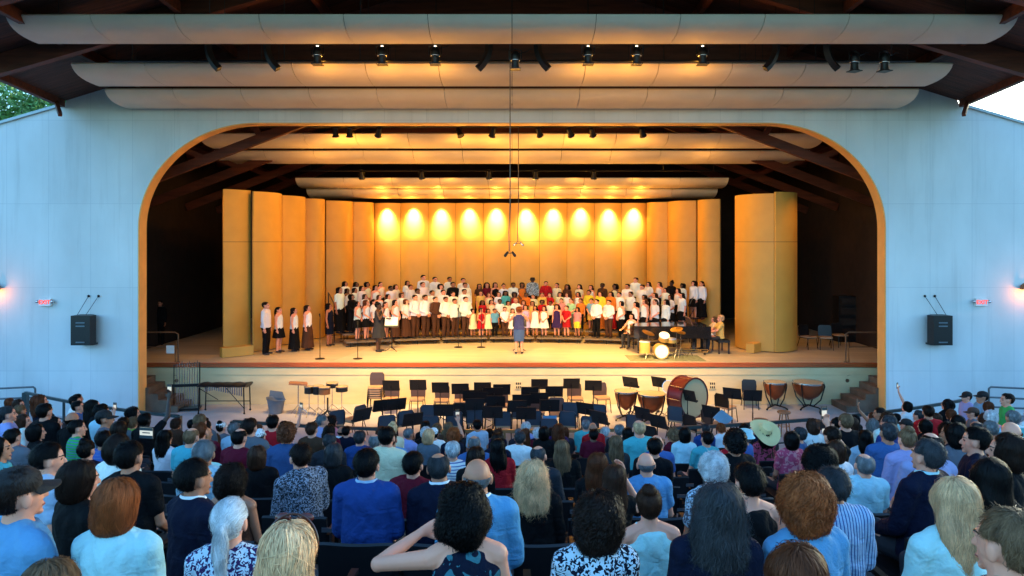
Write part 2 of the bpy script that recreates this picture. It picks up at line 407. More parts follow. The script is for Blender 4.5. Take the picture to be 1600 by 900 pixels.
# ------------------------------------------------------------------ acoustic shell
def shell_panel(p, q, bulge, label, group, z1=7.0, name='shell_panel'):
    p = Vector(p); q = Vector(q); mid = (p + q) / 2
    o = thing(name, label, 'shell panel', (mid.x, mid.y, SZ), group=group)
    d = (q - p); n = Vector((d.y, -d.x)).normalized()     # towards the audience
    def strip(za, zb, off=0., th=.05):
        b = MB(); N_ = 10; vs = []
        for i in range(N_ + 1):
            t_ = i / N_; e = p + d * (.006 + t_ * .988) + n * (bulge * (1 - (2 * t_ - 1) ** 2) + off) - mid
            for dd in (0, -th):
                f = e + n * dd; vs += [(f.x, f.y, za), (f.x, f.y, zb)]
        fs = []
        for i in range(N_):
            a = 4 * i; c = a + 4
            fs += [(a, c, c + 1, a + 1), (a + 2, a + 3, c + 3, c + 2), (a + 1, c + 1, c + 3, a + 3), (a, a + 2, c + 2, c)]
        fs += [(0, 1, 3, 2), (4 * N_, 4 * N_ + 2, 4 * N_ + 3, 4 * N_ + 1)]
        return b.add(vs, fs)
    H = z1 - SZ; seam = 5.28 - SZ
    strip(.03, seam - .008).build('lower_panel', M_shell, o, sm=30)
    strip(seam + .008, H).build('upper_panel', M_shell, o, sm=30)
    strip(.02, H - .03, -.053, .03).build('backing_frame', M_frame, o, sm=30)
    return o
def P2(x, d): return ((x - 800) * d / F, d)
L_ = [(350, 24.7), (392, 25.35)]
shell_panel(P2(349, 24.7), P2(392, 25.5), .06, 'leftmost tan shell tower panel beside the dark left wing', 'left side shell panels', 7.12)
pts = [(396, 25.3), (441, 27.0), (477, 28.6), (508, 29.5)]
nm = ['tall tan shell panel behind the boy in white shirt', 'tall tan shell panel behind the girls in black skirts', 'tan shell panel just left of the dark joint near the mic stand']
for i in range(3):
    a, b = pts[i], pts[i + 1]
    shell_panel(P2(*a), P2(*b), .3, nm[i], 'left side shell panels', 7.08 - .03 * i)
for i, (a, b) in enumerate([((509.5, 29.6), (552, 30.7)), ((552, 30.7), (585, 31.65))]):
    shell_panel(P2(*a), P2(*b), .3, ['wide tan shell panel behind the left end of the risers', 'narrow tan shell panel at the left back corner'][i], 'left side shell panels', 7.0)
xs = [585, 626, 669, 712, 755, 798, 843, 886, 929, 971, 1010]
for i in range(10):
    shell_panel(P2(xs[i], 31.7), P2(xs[i + 1], 31.7), .17, f'spotlit tan back wall panel, {ORD[i + 1]} of ten from the left', 'spotlit back wall panels', 7.0)
for i, (a, b) in enumerate([((1010, 31.65), (1043, 30.7)), ((1043, 30.7), (1088, 29.6)), ((1089.5, 29.5), (1125, 28.6))]):
    shell_panel(P2(*a), P2(*b), .3, ['narrow tan shell panel at the right back corner', 'wide tan shell panel behind the right end of the risers', 'tan shell panel right of the joint, left of the dark gap'][i], 'right side shell panels', 7.0)
shell_panel(P2(1148, 26.6), P2(1210, 25.2), .32, 'wide bright tan tower panel right of the dark gap', 'right side shell panels', 7.0)
shell_panel(P2(1211.5, 25.15), P2(1246, 25.8), .16, 'rightmost shadowed tan tower panel beside the dark wing', 'right side shell panels', 7.05)
for s, x, d in ((-1, 372, 24.6), (1, 1180, 25.6)):
    a = P2(x, d - .02)
    b_ = MB().box((0, 0, .17), (1.05, .3, .32)).build('tower_base_box', M_shell, loc=(a[0] + s * -.0, a[1] - .12, SZ + .004), rz=R(-30 if s < 0 else -47) * -s if s > 0 else R(38), sm=0)
    tag(b_, f'low tan weight box at the foot of the {"left" if s < 0 else "right"} shell tower', 'weight box')

# ------------------------------------------------------------------ overhead reflectors
PROF = [(0, 0), (.06, -.10), (.15, -.18), (.27, -.245), (.42, -.29), (.6, -.32), (.8, -.335), (1.0, -.34), (1.15, -.335)]
def reflector(y0, z0, hw, k_, label, nseg=12):
    o = thing('ceiling_reflector', label, 'acoustic reflector', (0, y0, z0), group='curved reflectors hung over the stage front')
    b = MB(); gap = .008
    for i in range(nseg):
        a0 = -hw + 2 * hw * i / nseg + gap; a1 = -hw + 2 * hw * (i + 1) / nseg - gap
        vs = []; n = len(PROF)
        for y, z in PROF: vs += [(a0, y * k_[0], z * k_[1]), (a1, y * k_[0], z * k_[1])]
        for y, z in PROF: vs += [(a0, y * k_[0] + .025, z * k_[1] + .035), (a1, y * k_[0] + .025, z * k_[1] + .035)]
        fs = []
        for j in range(n - 1):
            p = 2 * j; q = 2 * (n + j)
            fs += [(p, p + 1, p + 3, p + 2), (q + 1, q, q + 2, q + 3), (p, p + 2, q + 2, q), (p + 1, q + 1, q + 3, p + 3)]
        fs += [(0, 2 * n, 2 * n + 1, 1), (2 * n - 2, 2 * n - 1, 4 * n - 1, 4 * n - 2)]
        b.add(vs, fs)
    b.build('curved_panel', M_refl, o, sm=40)
    MB().box((0, .95 * k_[0], -.25 * k_[1]), (hw * 1.97, .08, .05)).box((0, .1, .02), (hw * 1.99, .06, .05)).build('backing_bar', M_blackm, o, sm=0)
    c = MB()
    for i in range(7):
        X = -hw * .9 + hw * 1.8 * i / 6
        for yy in (.1, .95 * k_[0]): c.cyl((X, yy, 0), (X, yy, 1.6), .006, n=5)
    c.build('hanger_cable', M_blackm, o)
    return o
reflector(16.27, 10.47, 11.6, (1, 1), 'nearest and widest pale curved reflector at the top of the photo')
reflector(18.68, 9.96, 11.6, (1.13, .92), 'pale curved reflector just behind the row of black stage lamps')
reflector(20.23, 9.62, 11.6, (1.05, .95), 'pale curved reflector right above the proscenium wall opening')
reflector(24.3, 8.97, 10.72, (1.1, 1.0), 'first amber reflector inside the opening, below the small lamps')
reflector(25.75, 8.56, 10.8, (1.1, .95), 'second amber reflector inside the opening, under the first')
reflector(29.0, 7.86, 8.85, (1.0, .95), 'upper of two narrow amber reflectors over the choir', 9)
reflector(30.2, 7.50, 8.75, (1.0, .95), 'lowest narrow amber reflector nearest the spotlit back wall', 9)

# scallop lamps over the back wall
for i in range(10):
    X = ((xs[i] + xs[i + 1]) / 2 - 800) * 31.7 / F
    o = thing('wall_washer_lamp', f'small black wash lamp above back wall panel {ORD[i + 1]} from left', 'lamp', (X, 30.90, 7.22), group='lamps washing the back wall panels')
    MB().lathe((0, 0, 0), [(.04, .10), (.055, .05), (.06, -.03)], 14, cap=True).build('housing', M_blackm, o)
    MB().cyl((0, 0, .1), (0, 0, .8), .012, n=6).build('stem', M_blackm, o)
    jx, jz, jp = [(.02, .0, 1.1), (-.01, .03, 1), (.0, -.02, .95), (.03, .02, .9), (-.03, 0, 1.05), (.08, -.04, 1.1), (.0, .0, .9), (-.02, .05, .85), (.02, -.05, 1), (-.05, .02, .95)][i]
    spot((X, 30.88, 7.15), (X + jx, 31.58, 6.22 + jz), 360 * jp, (1, .78, .46), 42, 1.0, .04)
    spot((X, 30.88, 7.15), (X + jx, 31.58, 5.9 + jz), 85 * jp, (1, .60, .20), 66, 1.0, .05)
    point((X, 30.9, 7.02), 1.6, AMBER, .03); point((X, 29.9, 7.36), 2.2, AMBER, .03)
# ------------------------------------------------------------------ stage lighting fixtures
def pipe(name, y, z, hw, label, n=7):
    o = thing(name, label, 'lighting pipe', (0, y, z), group='lighting pipes')
    MB().cyl((-hw, 0, 0), (hw, 0, 0), .03, n=8).build('pipe', M_blackm, o)
    c = MB()
    for i in range(n):
        X = -hw + .6 + (2 * hw - 1.2) * i / (n - 1); MB().cyl((X, 0, 0), (X, 0, 1.6), .012, n=5).build('hanger', M_blackm, o)
    return o
pipe('lighting_pipe', 18.35, 9.95, 10.4, 'long black pipe above the second curved reflector carrying the large lamps', 11)
pipe('lighting_pipe', 24.0, 9.16, 9.6, 'black pipe inside the opening carrying the small lamps', 9)
pipe('lighting_pipe', 28.2, 8.1, 8.6, 'thin black pipe above the two narrow amber reflectors', 9)
M_lens = mat('lamp_glow', (1, .8, .5, 1), emit=1.5)
def ellipsoidal(lit):
    t_ = thing('stage_lamp', 'x', 'stage lamp')
    MB().lathe((0, 0, -.44), [(.115, 0), (.13, .02), (.10, .03), (.09, .16), (.098, .2), (.118, .24), (.118, .36), (.07, .44)], 18).build('barrel', M_black, t_)
    MB().lathe((0, 0, -.235), [(.119, 0), (.123, .008), (.123, .022), (.119, .03)], 18).build('trim_ring', M_chrome, t_)
    MB().box((0, 0, -.445), (.27, .27, .02)).build('gel_frame', M_blackm, t_)
    MB().tube([(-.15, 0, -.2), (-.16, 0, .02), (0, 0, .07), (.16, 0, .02), (.15, 0, -.2)], .014, 6).build('yoke', M_blackm, t_)
    if lit: MB().ell((0, 0, .0), (.045, .045, .03), 10, 6).build('lit_cap', M_lens, t_)
    MB().tube([(.1, 0, -.05), (.28, 0, -.0), (.36, 0, .06), (.45, 0, .04)], .01, 5).build('cord', M_black, t_)
    return t_
def par(ang):
    t_ = thing('small_stage_lamp', 'x', 'stage lamp')
    M_ = Matrix.Rotation(R(ang), 4, 'X')
    b = MB().lathe((0, 0, 0), [(.07, .12), (.08, .05), (.10, -.12), (.125, -.16), (.125, -.19)], 16); b.v = [tuple(M_ @ Vector(v)) for v in b.v]
    b.build('can', M_black, t_)
    b = MB().lathe((0, 0, -.185), [(.128, 0), (.128, .018)], 16); b.v = [tuple(M_ @ Vector(v)) for v in b.v]; b.build('rim', M_chrome, t_)
    MB().tube([(-.13, 0, 0), (-.13, 0, .16), (0, 0, .2), (.13, 0, .16), (.13, 0, 0)], .012, 6).build('yoke', M_blackm, t_); return t_
def banana(sgn):
    t_ = thing('line_speaker', 'x', 'speaker')
    b = MB(); rings = []
    for i in range(7):
        a = R(-10 + 9 * i); rings.append((Vector((sgn * (1 - math.cos(a)) * 1.0, 0, -math.sin(a) * .85)), (.10 * math.cos(a), 0, .10 * math.sin(a) * -sgn * -1), (0, .11, 0)))
    b.loft(rings, 4); b.build('cabinet', M_black, t_, sm=20)
    MB().cyl((0, 0, .1), (0, 0, .5), .015, n=6).build('hanger', M_blackm, t_); return t_
def fx(i): return f'{ORD[i]} from the left'
proto = ellipsoidal(True); e0 = None
for i, (x, lit) in enumerate(FOH):
    X = (x - 800) * 18 / F; lab = f'large black stage lamp glowing amber at its cap, {fx(i + 1)} of six'
    g = 'glowing lamps on the front lighting pipe'
    if i == 0: proto.location = (X, 18.0, 10.22); tag(proto, lab, 'stage lamp', g)
    else: dup(proto, (X, 18.0, 10.22), 0, lab, g)
p2 = None
for i, (x, lab) in enumerate([(805, 'unlit black stage lamp hanging beside the long centre cable'), (1335, 'unlit black stage lamp, left of the pair near the right end of the pipe'), (1382, 'unlit black stage lamp, the rightmost on the front pipe')]):
    X = (x - 800) * 18 / F
    if p2 is None:
        p2 = ellipsoidal(False); p2.location = (X, 18.0, 10.1); tag(p2, lab, 'stage lamp', 'unlit lamps on the front pipe')
    else: dup(p2, (X, 18.0, 10.05), .3, lab, 'unlit lamps on the front pipe')
for i, (x, sg_, lab) in enumerate([(325, 1, 'black curved speaker hanging at the far left of the front pipe'), (417, 1, 'black curved speaker just left of the six glowing lamps'), (764, -1, 'black curved speaker leaning left beside the centre cable'), (840, 1, 'black curved speaker leaning right of the centre cable'), (1213, -1, 'black curved speaker right of the six glowing lamps'), (1292, 1, 'black curved speaker left of the rightmost unlit lamps')]):
    X = (x - 800) * 18 / F; o = banana(sg_); o.location = (X, 18.0, 10.25); tag(o, lab, 'speaker', 'curved speakers on the front pipe')
for i, (x, on) in enumerate(STG):
    X = (x - 800) * 24 / F; o = par([18, 18, 35, -30, 30, 35, 40, 40, 38][i]) ; o.location = (X, 24.0, 9.0); o.rotation_euler[2] = [0, .1, .5, .9, .4, -.5, -.6, -.4, -.6][i]
    tag(o, f'small black lamp on the pipe inside the opening, {fx(i + 1)}', 'stage lamp', 'small lamps on the inner pipe')
for i, x in enumerate((565, 659, 764, 837, 928)):
    X = (x - 800) * 28.2 / F; o = par(30); o.location = (X, 28.2, 7.95)
    tag(o, f'dim little lamp above the narrow amber reflectors, {fx(i + 1)}', 'stage lamp', 'dim lamps on the back pipe')
# hanging microphones
def hangmic(x, y, ztop, zb, w_, m, lab):
    X = (x - 800) * y / F
    o = thing('hanging_microphone', lab, 'microphone', (X, y, zb))
    MB().tube([(0, 0, ztop - zb), (.0, 0, 1.2), (-.03, 0, .5), (-.02, 0, .02)], .014, 6).build('cable', mat('cable_pale', (.10, .08, .06, 1), .5), o)
    MB().beam((-w_, 0, -.02), (w_, 0, -.02), .02, .02).build('bar', M_blackm, o)
    for s in (-1, 1): MB().cap((s * w_ * .7, 0, -.0), (s * (w_ + .03), -.04, -.08), .03, .04).build('capsule', m, o)
hangmic(797, 18.0, 10.3, 5.02, .09, M_black, 'pair of black microphones hanging on the long centre cable')
hangmic(810, 24.0, 9.3, 5.25, .12, M_chrome, 'pair of pale microphones hanging behind the black ones')

# ------------------------------------------------------------------ wall fittings
for s in (-1, 1):
    sd = 'left' if s < 0 else 'right'
    X = s * (659 if s > 0 else 660) * k
    o = thing('wall_speaker', f'black box loudspeaker hung on the {sd} concrete wall by two cables', 'loudspeaker', (X, DW - .32, CZ - 136 * k), group='loudspeakers on the side walls')
    b = MB()
    c0 = .30; pr = [(-c0, 0), (c0, 0), (.36, .24), (.1, .5), (-.28, .5)] if s < 0 else [(-c0, 0), (c0, 0), (.28, .5), (-.1, .5), (-.36, .24)]
    b.prism([(a * .95, y * .95) for a, y in pr], -.45, .43, lambda a, bb, y: (a, bb - .15, y)); b.build('cabinet', M_black, o, sm=20)
    g = MB()
    for z in (.22, .12, -.36): g.box((-s * -.0, -.155, z), (.26, .02, .035))
    g.build('grille_slot', mat('grey_slot', (.12, .16, .2, 1), .4), o, sm=0)
    MB().box((0, .2, -.45), (.5, .3, .05)).build('bracket', M_blackm, o, sm=0)
    MB().tube([(-s * .28, .3, .98), (-s * .02, .1, .43)], .008, 5).tube([(s * .02, .3, .98), (s * .24, .1, .43)], .008, 5).ell((-s * .28, .3, .98), (.04, .03, .04)).ell((s * .02, .3, .98), (.04, .03, .04)).build('cable', M_blackm, o)
    X = s * (731 if s > 0 else 727) * k
    o = thing('exit_sign', f'small lit red EXIT sign with emergency lamps on the {sd} wall', 'exit sign', (X, DW - .06, CZ - 95 * k), group='exit signs on the side walls')
    MB().box((0, 0, 0), (.36, .09, .22)).build('case', M_white, o, sm=0)
    fc = bpy.data.curves.new('lettering', 'FONT'); fc.body = 'EXIT'; fc.size = .17; fc.extrude = .004; fc.align_x = 'CENTER'; fc.align_y = 'CENTER'
    tmp_ = bpy.data.objects.new('tmp', fc); fc.offset = .002; COL.objects.link(tmp_); me_ = bpy.data.meshes.new_from_object(tmp_.evaluated_get(bpy.context.evaluated_depsgraph_get())); bpy.data.objects.remove(tmp_); ob = bpy.data.objects.new('lettering', me_); COL.objects.link(ob); ob.parent = o; ob.location = (0, -.052, 0); ob.rotation_euler = (R(90), 0, 0)
    me_.materials.clear(); me_.materials.append(mat('exit_red', (1, .05, .02, 1), emit=.13))
    for q in (-1, 1): MB().ell((q * .23, -.02, .02), (.055, .06, .05), 10, 6).build('emergency_lamp', M_chrome, o)
    # sconce at the edge of the frame
    X = s * (797 if s > 0 else 803) * k
    o = thing('wall_lamp', f'amber glowing wall lamp at the {sd} edge of the photo', 'wall lamp', (X, DW - .16, CZ - 73 * k), group='amber wall lamps')
    MB().lathe((0, 0, 0), [(.05, .16), (.13, .1), (.15, -.03), (.145, -.03), (.12, .09)], 16, cap=False).build('hood', mat('lamp_hood', (.25, .09, .03, 1), .5), o)
    MB().ell((0, 0, -.0), (.07, .07, .06), 12, 8).build('bulb', mat('bulb_glow', (1, .45, .12, 1), emit=1.0), o)
    MB().box((0, .12, .05), (.08, .1, .08)).build('arm', M_blackm, o)
    point((X, DW - .36, CZ - 78 * k), 3.2, (1, .28, .05), .07)

# ------------------------------------------------------------------ railings
def rail(q, m0, m1, label, z0=0, h=1.0, end0=True, end1=True, m=M_rail, posts=4):
    def P(mm):
        d = d_on_arc(mm, q); return Vector((mm * d, d, 0))
    A, B = P(m0), P(m1); o = thing('guard_rail', label, 'railing', ((A.x + B.x) / 2, (A.y + B.y) / 2, z0), group='guard rails along the front row'); C0 = Vector(((A.x + B.x) / 2, (A.y + B.y) / 2, 0))
    t_ = MB(); lo = MB(); prev = None
    for i in range(9):
        mm = m0 + (m1 - m0) * i / 8; p = P(mm) - C0
        if prev is not None:
            t_.beam(prev + Vector((0, 0, h)), p + Vector((0, 0, h)), .07, .07)
            lo.beam(prev + Vector((0, 0, h * .5)), p + Vector((0, 0, h * .5)), .03, .03); lo.beam(prev + Vector((0, 0, .12)), p + Vector((0, 0, .12)), .03, .03)
        prev = p
    t_.build('top_rail', m, o); lo.build('lower_rail', m, o)
    for i in range(posts):
        p = P(m0 + (m1 - m0) * i / (posts - 1)) - C0
        e = (i == 0 and end0) or (i == posts - 1 and end1); s_ = .13 if e else .05
        MB().box((p.x, p.y, h / 2 - .005), (s_, s_, h + .02 if e else h - .04)).build('post', m, o, sm=0)
pm = lambda x: (x - 800) / F
rail(16.1, pm(40), pm(279), 'dark green guard rail at the far left front, rising towards the wall', posts=5)
rail(16.1, pm(365), pm(590), 'dark guard rail in front of the left percussion area', end0=True, end1=False)
rail(16.1, pm(690), pm(985), 'amber lit guard rail at the centre in front of the music stands', end0=False, end1=False, m=mat('rail_amber_lit', (.30, .18, .08, 1), .35, .3))  # lit copy of the rail paint, amber stage glow put into its colour
rail(16.1, pm(1052), pm(1268), 'dark guard rail in front of the bass drum with a thick end post', end0=False, end1=True)
rail(16.1, pm(1325), pm(1510), 'dark guard rail at the far right front, rising towards the wall', posts=4)
for s in (-1, 1):
    o = thing('wall_handrail', f'grey three bar pipe handrail by the {"left" if s < 0 else "right"} concrete wall', 'handrail', (s * (745 if s > 0 else 745) * 20.6 / F, 20.6, 0), group='handrails beside the walls')
    for j, z in enumerate((1.08, .78, .50)):
        MB().tube([(0, 0, z - (.05 if j == 0 else 0)), (s * .06, 0, z), (s * 2.6, 0, z - .12 + .0)], .028, 8).build('rail_bar', M_railg, o)
    for X in (0, 2.3): MB().cyl((s * X, 0, 0), (s * X, 0, 1.03), .028, n=8).build('post', M_railg, o)

# ------------------------------------------------------------------ pit: chairs, music stands, percussion
def chair(bm_, sm_):
    t_ = thing('orchestra_chair', 'x', 'chair')      # faces +Y, seat .45
    b = MB(); vs = []
    pr = [(-.215, 0), (.215, 0), (.23, .2), (.21, .36), (.17, .40), (-.17, .40), (-.21, .36), (-.23, .2)]
    def mp(a, bb, y): return (a, -.20 - .12 * bb + .15 * a * a * 2 + y, .46 + bb)
    b.prism(pr, 0, .022, mp); b.build('backrest', bm_, t_, sm=25)
    b = MB().prism([(-.19, -.2), (.19, -.2), (.23, .1), (.2, .24), (.14, .27), (-.14, .27), (-.2, .24), (-.23, .1)], 0, .045, lambda a, bb, y: (a, bb, .425 + y)); b.build('seat', sm_, t_, sm=25)
    for s in (-1, 1):
        MB().tube([(s * .21, -.245, .80), (s * .215, -.22, .5), (s * .2, -.17, .42), (s * .235, -.30, .0)], .013, 6).build('back_leg', M_blackm, t_)
        MB().tube([(s * .2, -.17, .41), (s * .2, .22, .41), (s * .225, .27, 0)], .013, 6).build('front_leg', M_blackm, t_)
    MB().cyl((-.2, .2, .405), (.2, .2, .405), .011, n=6).build('crossbar', M_blackm, t_)
    return t_
def mstand():
    t_ = thing('music_stand', 'x', 'music stand')    # desk faces +Y reader at +Y side; tilt back
    D_ = MB(); T = R(20)
    D_.box((0, 0, 0), (.5, .012, .34)).box((0, .03, -.17), (.5, .07, .012)).box((0, .063, -.155), (.5, .006, .03))
    D_.v = [tuple(Matrix.Translation((0, 0, 1.02)) @ Matrix.Rotation(-T * -1, 4, 'X') @ Vector(v)) for v in D_.v]
    D_.build('desk', M_black, t_, sm=0)
    MB().cyl((0, -.02, .1), (0, -.02, 1.0), .012, n=8).cyl((0, -.02, .1), (0, -.02, .55), .018, n=8).build('pole', M_blackm, t_)
    b = MB()
    for i in range(3):
        a = 2 * PI * i / 3 + .4; b.tube([(0, -.02, .16), (.12 * math.cos(a), -.02 + .12 * math.sin(a), .08), (.26 * math.cos(a), -.02 + .26 * math.sin(a), .01)], .012, 6)
    b.build('tripod_base', M_blackm, t_); return t_
# chairs: (photo x of back, photo y of back top, facing deg: 0 = towards the stage, 180 = towards the audience), back kind
CH = [(611, 603, 180, 1), (652, 603, 180, 1), (690, 605, 180, 1), (721, 606, 180, 1), (755, 606, 180, 1), (899, 602, 175, 1), (940, 601, 170, 1), (1172, 591, 190, 2),
      (521, 640, -40, 0), (553, 633, -60, 0), (602, 647, -20, 0), (629, 640, -30, 0), (671, 631, 0, 0), (673, 648, -5, 0), (711, 641, 0, 0), (720, 628, 0, 2), (742, 637, 0, 0), (770, 628, 0, 0),
      (786, 641, 0, 0), (812, 629, 0, 0), (838, 622, 175, 1), (833, 640, 0, 0), (858, 652, 5, 0), (870, 625, 180, 1), (892, 627, 10, 0), (889, 641, 15, 0), (936, 630, 15, 0), (925, 649, 25, 0),
      (994, 646, 20, 0), (1060, 634, 35, 0), (1087, 648, 60, 2), (1134, 615, 50, 2), (1020, 664, 40, 2), (1115, 640, 70, 1), (782, 612, 180, 1)]
def rowname(y): return 'by the stage wall' if y < 607 else ('in the middle of the pit' if y < 634 else 'nearest the audience')
PC = [chair(M_chairb, M_chairw), chair(M_chairk, M_chairw), chair(M_black, M_chairw)]; used = [False] * 3
cc = {}
for x, y, a, kd in sorted(CH, key=lambda c: (rowname(c[1]), c[0])):
    d = 4.46 * F / (y - HY); d = min(d, 22.6); loc = ((x - 800) * d / F, d, .004); rn = rowname(y); cc[rn] = cc.get(rn, 0) + 1
    lab = f'{["slate blue", "brown", "black"][kd]} backed orchestra chair, {ORD[cc[rn]]} from the left {rn}'
    rz = R(-a if a > 0 else -a)
    if not used[kd]: used[kd] = True; o = PC[kd]; o.location = loc; o.rotation_euler = (0, 0, rz); o['label'] = lab; o['group'] = 'empty orchestra chairs'
    else: o = dup(PC[kd], loc, rz, lab, 'empty orchestra chairs')
# a stack of chairs at the left
so = [PC[1]]
for i in range(5):
    d = 22.3; dup(PC[1], ((588 - 800) * d / F, d - .0 - i * .02, .004 + .075 * i + .001), R(180), f'brown orchestra chair in the tall left stack, {["bottom", "second", "third", "fourth", "top"][i]} one', 'chairs stacked by the stage wall')
ST = [(611, 594, 0), (653, 593, 0), (688, 597, 0), (719, 599, 2), (754, 597, 0), (784, 600, 4), (843, 592, 0), (893, 591, 2), (927, 594, -4), (985, 589, -35), (1030, 589, -40), (1075, 609, -50),
      (737, 609, 0), (772, 605, 0), (828, 604, 0), (866, 603, 0), (815, 616, 0), (859, 624, 0), (742, 622, 5), (693, 631, 0), (775, 618, 0), (822, 636, 0), (843, 613, 0), (770, 634, -3),
      (598, 624, 25), (620, 622, 25), (566, 638, 45), (645, 645, 30), (915, 629, -35), (936, 642, -45), (1004, 636, -50), (1028, 648, -50), (1112, 634, -45), (1144, 606, -30), (1176, 609, -10), (748, 612, 0), (808, 625, 3)]
PS = mstand(); first = True; cc = {}
for x, y, a in sorted(ST, key=lambda c: (rowname(c[1] + 8), c[0])):
    d = 4.12 * F / (y - HY); d = min(d, 22.3); loc = ((x - 800) * d / F, d, .004); rn = rowname(y + 8); cc[rn] = cc.get(rn, 0) + 1
    lab = f'black music stand, {ORD[cc[rn]]} from the left of those {rn}'
    if first: first = False; o = PS; o.location = loc; o.rotation_euler = (0, 0, R(a)); o['label'] = lab; o['group'] = 'music stands in the pit'
    else: o = dup(PS, loc, R(a + 0), lab, 'music stands in the pit')
# sheet music on the right stand and the blue folder
o = MB().box((0, 0, 0), (.42, .008, .3), rx=R(25)).box((.0, -.006, .0), (.01, .01, .3), rx=R(25)).build('sheet_music', mat('blue_sheet', (.25, .45, .62, 1), .4), loc=(atfloor(1130, 650, 1.0)[0], atfloor(1130, 650, 1.0)[1], .95), sm=0); o.rotation_euler = (0, R(35), .3)
tag(o, 'pale blue sheet music tilted on a stand right of the bass drum', 'sheet music')
o = MB().box((0, 0, 0), (.36, .03, .30), rx=R(-15)).build('tote_bag', mat('blue_bag', (.05, .22, .42, 1), .6), loc=(atfloor(859, 660, .6)[0], atfloor(859, 660, .6)[1], .62), sm=30); tag(o, 'bright blue folder leaning on a chair in the centre front', 'folder')
# stools
def stool(h):
    t_ = thing('wooden_stool', 'x', 'stool')
    MB().lathe((0, 0, h - .05), [(.16, 0), (.18, .015), (.18, .04), (.165, .05)], 22).build('seat', M_stool, t_)
    for i in range(4):
        a = PI / 4 + i * PI / 2; MB().cyl((.10 * math.cos(a), .10 * math.sin(a), h - .05), (.19 * math.cos(a), .19 * math.sin(a), 0), .018, n=8).build('leg', M_stool, t_)
    b = MB()
    for i in range(4):
        a = PI / 4 + i * PI / 2; a2 = a + PI / 2; b.cyl((.155 * math.cos(a), .155 * math.sin(a), h * .4), (.155 * math.cos(a2), .155 * math.sin(a2), h * .4), .011, n=6)
    b.build('rungs', M_stool, t_); return t_
for x, y, h, lab in ((1225, 643, .66, 'dark wooden stool standing alone at the right of the pit'), (1189, 655, .62, 'tan topped wooden stool behind the right guard rail')):
    o = stool(h); d = (CZ - h) * F / (y - HY); o.location = ((x - 800) * d / F, d, .004); tag(o, lab, 'stool', 'wooden stools in the pit')
# timpani
def timpani(r, label, x, y):
    t_ = thing('timpani', label, 'timpani'); d = (CZ - .86) * F / (y - HY); d = min(d, 22.5 - r * .2); t_.location = ((x - 800) * d / F, d, .004); t_['group'] = 'copper timpani in the pit'
    pr = [(.05, .30)] + [(r * math.sin(R(a)), .82 - .50 * math.cos(R(a)) ** 1.0) for a in (15, 30, 45, 60, 72, 82, 90)]
    MB().lathe((0, 0, 0), pr, 30).build('bowl', M_drum, t_)
    MB().lathe((0, 0, .82), [(r + .012, 0), (r + .018, .015), (r + .012, .045), (r - .01, .05)], 30, cap=False).build('hoop', M_chrome, t_)
    MB().lathe((0, 0, .862), [(.01, .0), (r - .004, .0), (r - .004, .004)], 30).build('drumhead', M_skinhead, t_)
    for i in range(4):
        a = PI / 4 + i * PI / 2; c, s = math.cos(a), math.sin(a)
        MB().tube([((r + .03) * c, (r + .03) * s, .86), ((r + .05) * c, (r + .05) * s, .78), ((r * .8 + .02) * c, (r * .8 + .02) * s, .35), (.16 * c, .16 * s, .12)], .02, 6).build('strut', M_blackm, t_)
    b = MB()
    for i in range(3):
        a = PI / 2 + i * 2 * PI / 3; b.tube([(0, 0, .14), (.3 * math.cos(a), .3 * math.sin(a), .08), (.36 * math.cos(a), .36 * math.sin(a), .04)], .025, 6); b.ell((.36 * math.cos(a), .36 * math.sin(a), .035), (.035, .035, .03), 8, 6)
    b.build('base', M_blackm, t_)
timpani(.33, 'left of two copper timpani beside the big red bass drum', 978, 611)
timpani(.40, 'copper timpani touching the big red bass drum', 1018, 615)
timpani(.33, 'smaller copper timpani by the wall at the far right', 1211, 593)
timpani(.46, 'largest copper timpani by the wall at the far right', 1263, 593)
# bass drum on stand
bd = thing('bass_drum', 'big red shell concert bass drum with cream head on a stand', 'drum', (0, 0, 0)); x0, d0, _ = atfloor(1074, 648 + 12, 0); bd.location = ((1074 - 800) * 20.3 / F, 20.3, .004); bd.rotation_euler = (0, 0, R(35))
rr = .56; zc = .86
MB().lathe((0, -.24, zc), [(rr, 0), (rr, .48)], 44, (0, 1, 0), cap=False).build('shell', M_red, bd)
for yy, nm_ in ((-.25, 'front_head'), (.25, 'back_head')): MB().lathe((0, yy, zc), [(.02, 0), (rr - .015, 0), (rr - .015, .006)], 44, (0, 1, 0)).build(nm_, M_skinhead, bd)
for yy in (-.27, .21): MB().lathe((0, yy, zc), [(rr + .004, 0), (rr + .02, .0), (rr + .02, .055), (rr + .004, .055), (rr - .02, .0), (rr + .004, 0)], 44, (0, 1, 0), cap=False).build('hoop', mat('drum_hoop', (.10, .01, .01, 1), .3), bd)
b = MB()
for i in range(10):
    a = 2 * PI * i / 10; b.cyl(((rr + .03) * math.cos(a), -.24, zc + (rr + .03) * math.sin(a)), ((rr + .03) * math.cos(a), .24, zc + (rr + .03) * math.sin(a)), .008, n=6)
b.build('tension_rods', M_chrome, bd)
b = MB()
for s in (-1, 1):
    for yy in (-.2, .2): b.cyl((s * .35, yy, zc - .45), (s * .48, yy, 0.0), .018, n=6)
    b.cyl((s * .48, -.2, .03), (s * .48, .2, .03), .018, n=6)
b.cyl((-.42, -.2, .28), (.42, -.2, .28), .015, n=6); b.cyl((-.42, .2, .28), (.42, .2, .28), .015, n=6); b.build('stand', M_blackm, bd)
